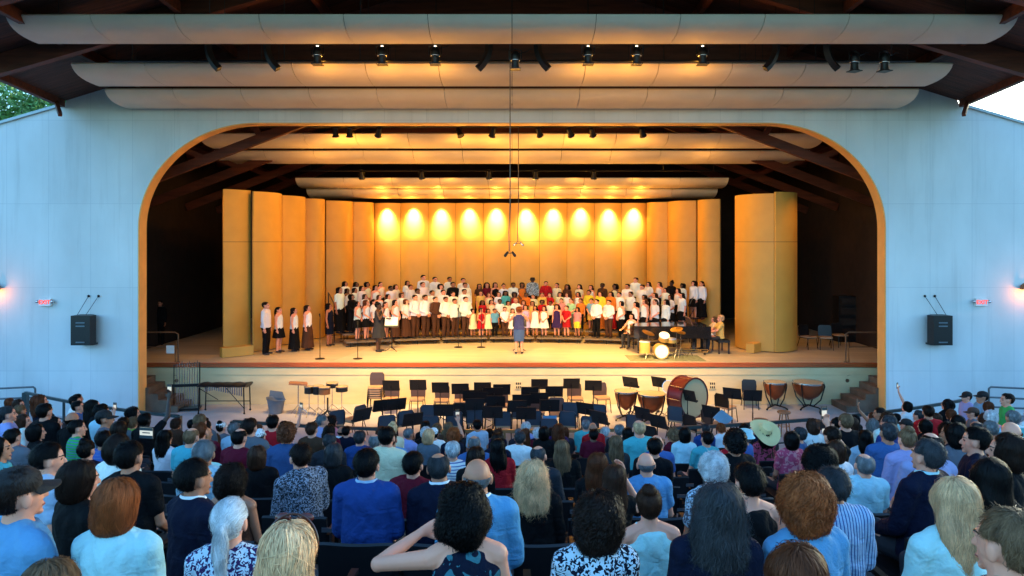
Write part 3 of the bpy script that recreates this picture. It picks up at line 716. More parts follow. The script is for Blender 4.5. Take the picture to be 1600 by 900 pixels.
def drum(name, label, loc, r, h, zb, m, ax=(0, 0, 1), legs=3, spread=.25, parent=None):
    t_ = thing(name, label, 'drum', loc); ax = Vector(ax)
    MB().lathe(Vector((0, 0, zb)), [(r, 0), (r, h)], 24, ax, cap=False).build('shell', m, t_)
    MB().lathe(Vector((0, 0, zb)) + ax * h, [(.01, .006), (r, .006), (r, 0)], 24, ax).build('drumhead', M_skinhead, t_)
    MB().lathe(Vector((0, 0, zb)) + ax * (h - .02), [(r + .003, 0), (r + .01, 0), (r + .01, .03), (r + .003, .03)], 24, ax, cap=False).build('hoop', M_chrome, t_)
    b = MB(); b.cyl((0, 0, zb), (0, 0, .2), .014, n=6)
    for i in range(legs):
        a = i * 2 * PI / legs + .5; b.tube([(0, 0, .28), (spread * math.cos(a), spread * math.sin(a), .0)], .011, 6)
    b.build('stand', M_chrome, t_); return t_
def S0(x, d): return ((x - 800) * d / F, d)
a = S0(1047, 21.3); drum('field_drum', 'small tilted drum with silver head left of the bass drum', (a[0], a[1], .004), .17, .2, .93, M_blackm, (-.45, -.85, .25))
# percussion group on the left
for x, d, r, h, zb, m, lab in ((483, 21.6, .14, .2, .68, M_black, 'small black bongo drum, left one beside the table'), (497, 21.5, .15, .24, .68, M_blackm, 'dark conga drum behind the folding stand'),
                            (507, 21.3, .17, .2, .72, mat('tom_wood', (.2, .08, .03, 1), .35), 'brown tom drum on the thick tripod'), (519, 21.9, .18, .13, .80, M_black, 'flat black drum right behind the brown tom'), (534, 21.6, .18, .14, .74, M_black, 'black and silver snare drum, rightmost of the left percussion')):
    a = S0(x, d); drum('snare_drum' if 'snare' in lab else 'small_drum', lab, (a[0], a[1], .004), r, h, zb, m, spread=.3)
a = S0(466, 21.7); o = thing('percussion_table', 'brown trap table on a pole stand at the left percussion', 'table', (a[0], a[1], .004), R(15))
MB().box((0, 0, .95), (.55, .4, .03), ry=R(6)).box((0, 0, .975), (.5, .35, .02), ry=R(6)).build('tabletop', M_stool, o, sm=0)
b = MB().cyl((0, 0, .94), (0, 0, .15), .018)
for i in range(3): a_ = i * 2 * PI / 3 + .3; b.tube([(0, 0, .3), (.3 * math.cos(a_), .3 * math.sin(a_), 0)], .012, 6)
b.build('tripod_stand', M_chrome, o)
o = thing('drum_tripod', 'black folding tripod lying splayed under the brown tom drum', 'stand', (S0(512, 20.9)[0], 20.9, .004)); b = MB()
for i in range(4): a_ = i * PI / 2 + .6; b.tube([(0, 0, .32), (.2 * math.cos(a_), .2 * math.sin(a_), .2), (.45 * math.cos(a_), .45 * math.sin(a_), 0.01)], .02, 6)
b.cyl((0, 0, .3), (0, 0, .7), .025); b.build('legs', M_blackm, o)
# marimba under its cover
a = S0(351, 22.0); o = thing('marimba', 'covered black marimba on a wheeled frame by the stage wall', 'marimba', (a[0], a[1], .004))
b = MB(); rings = []
for i in range(13):
    X = -.74 + 1.5 * i / 12; wv = .012 * math.sin(i * 2.3); rings.append(((X, 0, .86 + wv), (0, .30 + .04 * (i / 12), 0), (0, 0, .055 + .01 * math.sin(i * 1.7))))
b.loft(rings, 14); b.build('cover', M_black, o)
for X in (-.68, .68):
    for yy in (-.25, .25): MB().cyl((X, yy, .82), (X * 1.03, yy, .05), .02, n=8).ell((X * 1.03, yy, .035), (.035, .02, .035), 10, 6).build('leg', M_blackm, o)
MB().cyl((-.68, -.25, .8), (-.1, -.25, .45), .012, n=6).cyl((.68, -.25, .2), (.15, -.25, .8), .012, n=6).cyl((-.7, .25, .3), (.7, .25, .3), .015, n=6).build('brace', M_blackm, o)
b = MB()
for i in range(18): X = -.62 + i * .07; b.cyl((X, .05, .8), (X, .05, .8 - .12 - .22 * abs(i - 4) / 14), .022, n=8)
b.build('resonators', M_chrome, o)
# rack of folded stands
a = S0(292, 22.3); o = thing('stand_rack', 'wheeled rack packed with folded silver stands near the left steps', 'rack', (a[0], a[1], .004), R(10))
MB().tube([(-.38, 0, 0.06), (-.38, 0, 1.42), (.38, 0, 1.48), (.38, 0, .06)], .02, 6).box((0, 0, .07), (.8, .4, .05)).box((-.05, 0, .78), (.8, .06, .09)).build('frame', M_blackm, o)
b = MB()
for i in range(9): X = -.30 + i * .075; b.cyl((X, .02, .1), (X + .01, 0, 1.45 + .05 * (i % 3)), .012, n=6)
b.build('folded_stands', M_chrome, o)
# tub
a = S0(431, 21.9); o = thing('storage_tub', 'grey plastic storage tub with one tilted end', 'tub', (a[0], a[1], .004), R(-8))
MB().loft([((0, 0, 0), (.20, 0, 0), (0, .16, 0)), ((0, 0, .4), (.27, 0, .0), (0, .22, 0)), ((0, 0, .45), (.31, 0, -.04), (0, .25, 0)), ((0, 0, .44), (.28, 0, -.04), (0, .22, 0)), ((0, 0, .1), (.22, 0, 0), (0, .17, 0))], 20).build('bin', M_tub, o, sm=40)
MB().prism([(-.32, 0), (.2, 0), (.12, .2), (-.28, .24)], .18, .21, lambda a, b, y: (a, y, b + .42)).build('lid_flap', M_tub, o)

# ------------------------------------------------------------------ on the stage: piano, drum kit, risers, microphones
X0, Y0 = (990 - 800) * 25.0 / F, 25.0
pn = thing('grand_piano', 'black grand piano seen from its long side, keyboard at right', 'piano', (5.55, 25.35, SZ + .008))
out = [(1.35, -.72), (1.35, .72), (.6, .74), (.1, .66), (-.4, .42), (-.9, .30), (-1.25, .12), (-1.38, -.2), (-1.3, -.6), (-1.15, -.74), (.9, -.74)]
MB().prism([(a, b) for a, b in out if True], .57, .98, lambda a, b, y: (a, b, y)).build('case', M_piano, pn, sm=30)
MB().prism([(a * 1.0 - .02, b * 1.01) for a, b in out if a < 1.2] + [(.95, -.74)][0:0], .983, 1.0, lambda a, b, y: (a, b, y)).build('lid', M_piano, pn, sm=30)
MB().box((1.33, 0, .70), (.22, 1.3, .03)).build('keyboard', M_paper, pn, sm=0)
MB().box((.75, .0, 1.12), (.03, .8, .26), ry=R(-20)).build('music_desk', mat('desk_brown', (.13, .05, .025, 1), .3), pn, sm=0)
for a_, b_ in ((-1.1, -.35), (1.15, -.62), (1.15, .62)):
    MB().loft([((a_, b_, .65), (.07, 0, 0), (0, .07, 0)), ((a_, b_, .4), (.055, 0, 0), (0, .055, 0)), ((a_, b_, .07), (.04, 0, 0), (0, .04, 0))], 8).cyl((a_, b_, 0.05), (a_, b_, .0), .04).build('leg', M_piano, pn)
MB().box((.9, 0, .3), (.1, .18, .6)).box((.9, 0, .1), (.14, .3, .05)).build('pedal_lyre', M_piano, pn, sm=0)
pb = thing('piano_bench', 'black padded piano bench under the blonde pianist', 'bench', (7.42, 25.3, SZ + .004))
MB().box((0, 0, .44), (.42, .9, .08)).build('seat', M_black, pb, sm=0)
for a_ in (-.17, .17):
    for b_ in (-.4, .4): MB().box((a_, b_, .2), (.05, .05, .4)).build('leg', M_piano, pb, sm=0)
kx, ky = 5.0, 23.75
rg = MB().box((0, 0, .006), (2.5, 1.2, .012)).build('rug', M_rug, loc=(5.15, 24.0, SZ + .001), sm=0); tag(rg, 'olive green rug under the drum kit', 'rug')
kt = thing('drum_kit', 'gold drum kit with white bass drum head and cymbals', 'drum kit', (kx, ky, SZ + .014))
MB().lathe((0, 0, .25), [(.235, 0), (.235, .4)], 32, (0, 1, 0), cap=False).build('kick_shell', M_gold, kt)
MB().lathe((0, -.012, .25), [(.01, 0), (.22, 0), (.22, .012)], 32, (0, 1, 0)).build('kick_head', M_white, kt)
MB().lathe((0, -.02, .25), [(.225, 0), (.248, 0), (.248, .04), (.225, .04)], 32, (0, 1, 0), cap=False).build('kick_hoop', M_gold, kt)
def kd(nm_, c, r, h, tilt=0):
    ax = Vector((0, -math.sin(R(tilt)), math.cos(R(tilt)))); MB().lathe(c, [(r, 0), (r, h)], 24, ax, cap=False).build(nm_ + '_shell', M_gold, kt)
    MB().lathe(Vector(c) + ax * h, [(.01, .004), (r, .004), (r + .006, -.0), (r + .006, -.02)], 24, ax).build(nm_ + '_head', M_white, kt)
kd('floor_tom', (-.52, .25, .18), .18, .38); kd('rack_tom', (.12, .25, .62), .17, .2, 35); kd('snare', (.42, .45, .5), .17, .13, 5)
for c, r, tl, nm_ in (((-.42, .15, .86), .22, 18, 'crash_cymbal'), ((.52, .1, .98), .21, -12, 'ride_cymbal'), ((.72, .35, .85), .17, 6, 'hi_hat')):
    ax = Vector((math.sin(R(tl)), -.25, math.cos(R(tl)))).normalized()
    MB().lathe(c, [(.012, .02), (.04, .015), (r, 0), (r, -.004), (.04, .01)], 26, ax).build(nm_, M_brass, kt)
    b = MB().cyl((c[0], c[1], c[2] + .04), (c[0], c[1] + .05, .25), .010, n=6)
    for i in range(3): a_ = i * 2 * PI / 3; b.cyl((c[0], c[1] + .05, .3), (c[0] + .25 * math.cos(a_), c[1] + .05 + .25 * math.sin(a_), .0), .010, n=6)
    b.build('cymbal_stand', M_chrome, kt)
o = thing('trombone', 'brass trombone lying on its stand right of the drum kit', 'instrument', (6.1, 24.3, SZ + .01))
MB().tube([(-.5, 0, .25), (.6, .1, .22), (.66, .1, .18), (.6, .1, .14), (-.4, 0, .17)], .012, 8).build('slide', M_brass, o)
MB().lathe((-.45, 0, .17), [(.012, 0), (.02, -.2), (.04, -.35), (.10, -.45)], 18, (1, 0, .1), cap=False).build('bell', M_brass, o)
MB().tube([(-.1, .1, 0), (0, .03, .2), (.1, .1, 0)], .01, 6).build('stand', M_blackm, o)
# microphone stands and music stands on deck
def micstand(x, y, h, lab):
    a = atfloor(x, y, SZ); o = thing('microphone_stand', lab, 'microphone stand', (a[0], a[1], SZ + .012), group='microphone stands on the stage')
    MB().lathe((0, 0, 0), [(.16, 0), (.16, .012), (.03, .03)], 20).build('base', M_blackm, o)
    MB().cyl((0, 0, .02), (0, 0, h), .013, n=8).build('pole', M_blackm, o)
    MB().cap((0, 0, h), (0, -.05, h + .1), .018, .026).build('microphone', M_blackm, o)
micstand(500, 561, 1.4, 'tall microphone stand in front of the four singers at left'); micstand(559, 561, 1.15, 'microphone stand at the stage edge left of the soloist')
micstand(716, 543, 1.35, 'left of two round base microphone stands before the boys'); micstand(752, 543, 1.35, 'right of two round base microphone stands before the children')
a = atfloor(612, 549, SZ); o = dup(PS, (a[0], a[1], SZ + .01), R(180), 'music stand with white pages beside the dark dressed soloist', None)
if 'group' in o: del o['group']
pg = MB().box((0, -.05, 1.06), (.46, .01, .3), rx=R(-22)).build('open_pages', M_paper, sm=0, loc=(a[0], a[1] - .0, SZ + .02)); tag(pg, 'open white pages on the music stand beside the soloist', 'sheet music')
a = atfloor(812, 551, SZ); o = dup(PS, (a[0] , a[1] + .45, SZ + .01), R(180), 'music stand directly in front of the conductor', None)
if 'group' in o: del o['group']
# choir risers: seven sections, four treads each
RC = 11.65; RR = 15.95
M_tread = mat('riser_tread', (.16, .12, .09, 1), .7, var=.2); NS = 7
def riser_d(m, r): a_ = 1 + m * m; return (RC + math.sqrt(RC * RC - a_ * (RC * RC - r * r))) / a_
a_tot = 2 * math.asin(6.6 / 17.0)
for i in range(NS):
    t0 = -a_tot / 2 + a_tot * i / NS + .003; t1 = t0 + a_tot / NS - .006; tm = (t0 + t1) / 2
    c = Vector((RR * math.sin(tm), RC + RR * math.cos(tm), 0)); o = thing('choir_riser', f'four step black choir riser section, {ORD[i + 1]} of seven from left', 'choir riser', (c.x, c.y, SZ + .008), group='curved choir riser sections')
    for kx_ in range(4):
        r0, r1 = RR + .75 * kx_ + .012, RR + .75 * (kx_ + 1) - .012; z = .2 * (kx_ + 1); b = MB(); vs = []
        for q in range(5):
            a_ = t0 + (t1 - t0) * q / 4
            for r in (r0, r1):
                for zz in (z - .05, z): vs.append((r * math.sin(a_) - c.x, RC + r * math.cos(a_) - c.y, zz))
        fs = []
        for q in range(4):
            u = 4 * q; v = u + 4; fs += [(u, v, v + 1, u + 1), (u + 2, u + 3, v + 3, v + 2), (u + 1, v + 1, v + 3, u + 3), (u, u + 2, v + 2, v)]
        fs += [(0, 1, 3, 2), (16, 18, 19, 17)]; b.add(vs, fs); b.build('tread', M_tread, o, sm=0)
    b = MB()
    for kx_ in range(4):
        r = RR + .75 * kx_ + .05; z = .2 * (kx_ + 1) - .05
        for a_ in (t0 + .01, tm, t1 - .01): p = Vector((r * math.sin(a_) - c.x, RC + r * math.cos(a_) - c.y, 0)); b.cyl(p, p + Vector((0, 0, z)), .018, n=6)
        p = Vector((r * math.sin(t0) - c.x, RC + r * math.cos(t0) - c.y, .03)); q_ = Vector((r * math.sin(t1) - c.x, RC + r * math.cos(t1) - c.y, .03)); b.cyl(p, q_, .014, n=6)
    b.build('frame', M_blackm, o)
for s in (-1, 1):
    o = thing('riser_guard_rail', f'black guard rail at the {"left" if s < 0 else "right"} end of the choir risers', 'railing', (0, 0, SZ)); b = MB(); a_ = s * (a_tot / 2 + .008)
    P = lambda r, z: (r * math.sin(a_), RC + r * math.cos(a_), z)
    b.tube([P(RR + 1.6, .0), P(RR + 1.6, 1.5), P(RR + 3.0, 1.85), P(RR + 3.0, 0)], .022, 6).tube([P(RR + 1.6, 1.0), P(RR + 3, 1.3)], .016, 6).tube([P(RR + 3., 1.83), P(RR + 3.2, 1.83), ], .016, 6)
    b.build('rail_tubes', M_blackm, o)
# things in the dark wings
for i, (x, y, rz) in enumerate(((1262, 545, 20), (1290, 546, -15), (1312, 542, 10))):
    a = atfloor(x, y, SZ); dup(PC[2], (a[0], a[1], SZ + .004), R(180 + rz), f'black chair in the dark right wing, {ORD[i + 1]} from the left', 'chairs in the dark right wing')
a = atfloor(1330, 540, SZ); o = thing('equipment_rack', 'dark equipment rack deep in the right wing', 'rack', (a[0] + .4, a[1] + 1.2, SZ + .002))
MB().box((0, 0, .9), (.9, .6, 1.8)).build('cabinet', M_black, o, sm=0); 
for z in (.4, .8, 1.2, 1.6): MB().box((0, -.31, z), (.8, .02, .26)).build('shelf_front', M_dark, o, sm=0)

# ------------------------------------------------------------------ trees beyond the left wall
M_leaf = mat('leaf', (.10, .23, .05, 1), .6, var=.5, vscale=1.2); M_bark = mat('bark', (.09, .07, .05, 1), .9, var=.3)
def tree(loc, h, cr, label, seed, n=9000):
    g = np.random.default_rng(seed); t_ = thing('broadleaf_tree', label, 'tree', loc, group='trees beyond the concrete wall')
    b = MB(); b.tube([(0, 0, 0), (.2, 0, h * .3), (.1, .2, h * .55), (.3, 0, h * .85)], [.35, .28, .2, .06], 8)
    ctr = []
    for i in range(22):
        a_ = g.uniform(0, 2 * PI); rad = g.uniform(.2, 1) * cr; z = h * (.42 + .55 * g.uniform(0, 1)); rad *= 1.1 - .6 * abs(z / h - .6)
        c = Vector((rad * math.cos(a_), rad * math.sin(a_), z)); ctr.append(c); b.tube([(.1, .1, h * .35 + .2 * (z - h * .35)), c * .5 + Vector((0, 0, h * .25)), c], [.1, .06, .02], 5)
    b.build('trunk', M_bark, t_)
    ci = g.integers(0, 22, n); C_ = np.array([tuple(c) for c in ctr])[ci]; d = g.normal(size=(n, 3)); d /= np.linalg.norm(d, axis=1)[:, None]
    P_ = C_ + d * (g.uniform(.3, 1, n) ** .5)[:, None] * cr * .36 * np.array([1, 1, .8]); s_ = g.uniform(.07, .14, n)[:, None]
    u = g.normal(size=(n, 3)); u /= np.linalg.norm(u, axis=1)[:, None]; v = np.cross(u, g.normal(size=(n, 3))); v /= np.linalg.norm(v, axis=1)[:, None]
    V = np.stack([P_ - u * s_, P_ + v * s_ * .6, P_ + u * s_, P_ - v * s_ * .6], 1).reshape(-1, 3)
    me = bpy.data.meshes.new('crown'); me.from_pydata(V.tolist(), [], [(4 * i, 4 * i + 1, 4 * i + 2, 4 * i + 3) for i in range(n)]); link('crown', me, M_leaf, t_)
tree((-23, 34, 0), 14.5, 4.2, 'green broadleaf tree filling the gap above the left wall', 3, 14000)
tree((-30, 38, 0), 15, 4.5, 'second broadleaf tree further left behind the wall', 5, 9000)
tree((-19, 42, 0), 17.5, 4.0, 'taller broadleaf tree showing close to the left roof edge', 8, 12000)
# ------------------------------------------------------------------ people: shapes
from mathutils import noise
def remesh(mb, vox, it=4, fac=.5, folds=0., name='m', fs=9.):
    me = mb.mesh(name, 0); o = bpy.data.objects.new('tmp', me); COL.objects.link(o)
    a = o.modifiers.new('r', 'REMESH'); a.mode = 'VOXEL'; a.voxel_size = vox
    if it: b = o.modifiers.new('s', 'SMOOTH'); b.iterations = it; b.factor = fac
    dg = bpy.context.evaluated_depsgraph_get(); r = bpy.data.meshes.new_from_object(o.evaluated_get(dg)); r.name = name
    bpy.data.objects.remove(o); bpy.data.meshes.remove(me); r.materials.clear()
    if folds:
        n = len(r.vertices); co = np.empty(n * 3, 'f'); no = np.empty(n * 3, 'f'); r.vertices.foreach_get('co', co); r.vertex_normals.foreach_get('vector', no)
        co = co.reshape(-1, 3); no = no.reshape(-1, 3)
        dsp = np.array([abs(noise.noise(Vector((p[0] * fs + p[2] * 3, p[1] * fs, p[2] * fs * .45 + p[0] * 2)))) + .4 * noise.noise(Vector((p[0] * 22, p[1] * 22, p[2] * 14))) for p in co.tolist()])
        co += no * (dsp[:, None] * folds); r.vertices.foreach_set('co', co.ravel())
    r.shade_smooth(); return r
def hand(mb, Wr, d, nrm, side, r=1.):
    """palm, four fingers of different length, thumb; d = direction of the hand, nrm = back of the hand"""
    Wr = Vector(Wr); d = Vector(d).normalized(); nrm = Vector(nrm); nrm = (nrm - d * nrm.dot(d)).normalized(); s = d.cross(nrm) * side
    mb.loft([(Wr + d * t, s * w, nrm * h) for t, w, h in ((-.01, .026, .02), (.02, .033, .018), (.06, .042, .016), (.09, .040, .013))], 12)
    for i, (o_, L) in enumerate(((.030, .068), (.011, .078), (-.010, .073), (-.029, .056))):
        b = Wr + d * .08 + s * o_; c = b + d * (L * .5) - nrm * .008; e = c + d * (L * .38) - nrm * .026
        mb.cap(b, c, .0095, .0088, 8); mb.cap(c, e, .0088, .0072, 8)
    b = Wr + d * .025 + s * .028; c = b + d * .035 + s * .028 - nrm * .008; e = c + d * .03 + s * .006 - nrm * .01
    mb.cap(b, c, .013, .011, 8); mb.cap(c, e, .011, .008, 8)
TORSO = [(1.475, -.01, .050, .050), (1.45, -.012, .085, .062), (1.42, -.012, .138, .080), (1.385, -.012, .155, .094), (1.33, -.008, .160, .106), (1.23, 0, .152, .112), (1.12, 0, .143, .104), (1.03, 0, .140, .100), (.95, -.004, .158, .110), (.88, -.008, .166, .115), (.82, -.008, .12, .10)]
def joints(pose):
    J = {}; sit = pose.startswith('s_'); dz = -.39 if sit else 0
    for s in (-1, 1):
        J['S', s] = Vector((s * .158, -.012, 1.378 + dz))
        if sit:
            J['E', s] = Vector((s * .198, .04, 1.10 + dz)); J['W', s] = Vector((s * .10, .27, .97 + dz)); J['D', s] = Vector((-s * .3, .8, -.3)); J['N', s] = Vector((0, .2, 1))
            J['H', s] = Vector((s * .09, .02, .51)); J['K', s] = Vector((s * .13, .45, .50)); J['A', s] = Vector((s * .13, .46, .09)); J['T', s] = Vector((s * .15, .60, .03))
        else:
            J['E', s] = Vector((s * .205, -.02, 1.10)); J['W', s] = Vector((s * .215, .03, .865)); J['D', s] = Vector((0, .12, -1)); J['N', s] = Vector((s, 0, 0))
            J['H', s] = Vector((s * .085, 0, .90)); J['K', s] = Vector((s * .09, .01, .49)); J['A', s] = Vector((s * .095, -.015, .085)); J['T', s] = Vector((s * .12, .12, .03))
    def st(s, E, W_, D, N): J['E', s] = Vector(E); J['W', s] = Vector(W_); J['D', s] = Vector(D); J['N', s] = Vector(N)
    if pose == 'clasp':
        for s in (-1, 1): st(s, (s * .23, .0, 1.12), (s * .07, .17, .95), (-s * .6, .2, -.8), (0, 1, 0))
    if pose == 'conduct':
        for s in (-1, 1): st(s, (s * .29, .12, 1.18), (s * .24, .35, 1.26), (-s * .1, .8, .4), (0, 0, 1))
    if pose == 'mic':
        st(1, (.23, .10, 1.14), (.05, .17, 1.37), (-.3, .1, .9), (.3, 1, 0)); st(-1, (-.25, .03, 1.12), (-.12, .22, 1.13), (.4, .8, .2), (0, -.2, 1))
    if pose == 's_piano':
        for s in (-1, 1): st(s, (s * .23, .18, .78), (s * .14, .46, .74), (0, 1, -.1), (0, 0, 1))
    if pose == 's_phone': st(1, (.30, .20, .98), (.21, .34, 1.20), (-.05, .1, 1), (0, 1, 0))
    if pose == 's_high': st(1, (.27, .14, 1.22), (.22, .24, 1.46), (0, .1, 1), (0, 1, 0))
    if pose == 's_elbow': st(-1, (-.46, .10, .93), (-.26, .30, .99), (1, .3, .2), (0, 1, 0))
    if pose == 's_chin': st(1, (.30, .16, .90), (.12, .14, 1.17), (-.3, .1, .9), (.5, .5, 0))
    return J, dz
def body_mb(pose, hk=1.0):
    J, dz = joints(pose); b = MB(); z0 = 1.475 + dz
    hd = lambda x, y, z: (x * hk, y * hk, z0 + (z - 1.50) * hk)
    b.ell(hd(0, -.012, 1.615), (.075 * hk, .094 * hk, .089 * hk), 20, 13); b.ell(hd(0, .018, 1.562), (.055 * hk, .066 * hk, .074 * hk), 16, 10)
    b.ell(hd(0, .07, 1.505), (.022 * hk, .018 * hk, .016 * hk), 10, 6)
    b.cap(hd(0, .082, 1.603), hd(0, .098, 1.572), .008 * hk, .014 * hk, 8); b.ell(hd(0, .084, 1.535), (.024 * hk, .01 * hk, .010 * hk), 10, 6)
    b.cap(hd(-.035, .075, 1.622), hd(.035, .075, 1.622), .010 * hk, .010 * hk, 8)
    for s in (-1, 1): b.ell(hd(s * .078, -.008, 1.588), (.011 * hk, .022 * hk, .034 * hk), 10, 8); b.ell(hd(s * .032, .02, 1.575), (.03 * hk, .05 * hk, .035 * hk), 10, 8)
    b.cap((0, -.02, 1.43 + dz), hd(0, -.005, 1.545), .062, .056 * (hk ** .5), 14)
    b.loft([((0, cy, z + dz), (rx, 0, 0), (0, ry, 0)) for z, cy, rx, ry in TORSO], 22)
    for s in (-1, 1):
        b.cap((s * .05, -.02, 1.435 + dz), J['S', s] + Vector((0, 0, .004)), .050, .054, 10)
        b.cap(J['S', s], J['E', s], .047, .034, 12); b.ell(J['E', s], (.037, .037, .037)); b.cap(J['E', s], J['E', s].lerp(J['W', s], .35), .035, .036, 12); b.cap(J['E', s].lerp(J['W', s], .35), J['W', s], .036, .023, 12); hand(b, J['W', s] + J['D', s].normalized() * .01, J['D', s], J['N', s], s)
        b.cap(J['H', s], J['K', s], .088, .056, 14); kn = J['K', s].lerp(J['A', s], .3) + Vector((0, -.015, 0)); b.cap(J['K', s], kn, .055, .056, 12); b.cap(kn, J['A', s], .056, .034, 12)
        b.cap(J['A', s] + Vector((0, -.03, -.04)), J['T', s], .034, .028, 10); b.cap(J['A', s], J['A', s] + Vector((0, -.02, -.04)), .034, .036, 10)
    return b, J, dz
def cloth_mat(name, kind):
    m = mat(name, None, .85, var=.05, vscale=3, bump=.3, bscale=55, spec=.15); N, L, bs = nodes(m)
    nz = N.new('ShaderNodeTexNoise'); nz.inputs['Scale'].default_value = 4.2; nz.inputs['Detail'].default_value = 2; nz.inputs['Distortion'].default_value = 1.1
    tcc = N.new('ShaderNodeTexCoord'); mpp = N.new('ShaderNodeMapping'); mpp.inputs['Scale'].default_value = (1, 1, 1.7); mpp.inputs['Rotation'].default_value = (0, .5, 0); L.new(tcc.outputs['Object'], mpp.inputs[0]); L.new(mpp.outputs[0], nz.inputs['Vector'])
    b2 = N.new('ShaderNodeBump'); b2.inputs['Strength'].default_value = .55; b2.inputs['Distance'].default_value = .05; L.new(nz.outputs[0], b2.inputs['Height']); L.new(bs.inputs['Normal'].links[0].from_socket, b2.inputs['Normal']); L.new(b2.outputs[0], bs.inputs['Normal'])
    if kind == 'plain': return m
    src = bs.inputs['Base Color'].links[0].from_socket; tc = N.new('ShaderNodeTexCoord'); mx = N.new('ShaderNodeMix'); mx.data_type = 'RGBA'
    rp = N.new('ShaderNodeValToRGB'); rp.color_ramp.interpolation = 'CONSTANT'
    if kind in ('stripes', 'vstripes'):
        w_ = N.new('ShaderNodeTexWave'); w_.bands_direction = 'Z' if kind == 'stripes' else 'X'; w_.inputs['Scale'].default_value = 9 if kind == 'stripes' else 16; L.new(tc.outputs['Object'], w_.inputs[0]); L.new(w_.outputs['Fac'], rp.inputs[0])
        rp.color_ramp.elements[0].color = (0, 0, 0, 1); rp.color_ramp.elements[1].position = .78; rp.color_ramp.elements[1].color = (1, 1, 1, 1); mx.inputs[7].default_value = (.09, .14, .32, 1) if kind == 'stripes' else (.02, .08, .25, 1)
    else:
        v = N.new('ShaderNodeTexNoise'); v.inputs['Scale'].default_value = {'print': 75, 'leopard': 45, 'floral': 16, 'tropic': 11}[kind]; v.inputs['Detail'].default_value = 1.5; v.inputs['Distortion'].default_value = 1.2
        L.new(tc.outputs['Object'], v.inputs[0]); L.new(v.outputs[0], rp.inputs[0]); rp.color_ramp.elements[0].color = (0, 0, 0, 1); rp.color_ramp.elements[1].position = {'print': .52, 'leopard': .5, 'floral': .47, 'tropic': .56}[kind]; rp.color_ramp.elements[1].color = (1, 1, 1, 1)
        mx.inputs[7].default_value = {'print': (.30, .32, .40, 1), 'leopard': (.50, .62, .72, 1), 'floral': (.45, .06, .12, 1), 'tropic': (.04, .16, .20, 1)}[kind]
    L.new(rp.outputs[0], mx.inputs[0]); L.new(src, mx.inputs[6]); L.new(mx.outputs[2], bs.inputs['Base Color']); return m
CLOTH = {k_: cloth_mat('cloth_' + k_, k_) for k_ in ('plain', 'stripes', 'vstripes', 'print', 'leopard', 'floral', 'tropic')}
M_skin = mat('skin', None, .5, var=.06, vscale=6, spec=.35); M_eye = mat('eye', (.02, .015, .012, 1), .2); M_lip = mat('lips', (.30, .07, .06, 1), .5); M_trs = mat('dark_trousers', (.018, .018, .024, 1), .85)
BODY = {}
def body_mesh(pose, hk=1.0, vox=.007):
    key = (pose, hk)
    if key in BODY: return BODY[key]
    b, J, dz = body_mb(pose, hk); me = remesh(b, vox, 3, .5, name='person_body')
    for m in (M_skin, M_eye, M_lip, M_trs): me.materials.append(m)
    n = len(me.polygons); c = np.empty(n * 3, 'f'); me.polygons.foreach_get('center', c); c = c.reshape(-1, 3); idx = np.zeros(n, 'i'); z0 = 1.475 + dz
    h = np.stack([c[:, 0] / hk, c[:, 1] / hk, (c[:, 2] - z0) / hk + 1.5], 1)
    e = ((np.abs(h[:, 0]) - .032) / .013) ** 2 + ((h[:, 2] - 1.602) / .0065) ** 2 < 1; idx[e & (h[:, 1] > .05)] = 1
    br = ((np.abs(h[:, 0]) - .034) / .02) ** 2 + ((h[:, 2] - 1.626) / .004) ** 2 < 1; idx[br & (h[:, 1] > .05)] = 1
    l = (h[:, 0] / .022) ** 2 + ((h[:, 2] - 1.536) / .0075) ** 2 < 1; idx[l & (h[:, 1] > .07)] = 2
    if pose.startswith('s_'):
        idx[(c[:, 2] < .60) & ((c[:, 2] < .56) | (c[:, 1] < .2)) & (np.abs(c[:, 0]) < .235)] = 3
        idx[(c[:, 2] < .585) & (c[:, 1] > .1) & (c[:, 2] < .52)] = 3
    else: idx[c[:, 2] < .075] = 3
    me.polygons.foreach_set('material_index', idx); BODY[key] = (me, J, dz, hk); return BODY[key]
TOP = {}
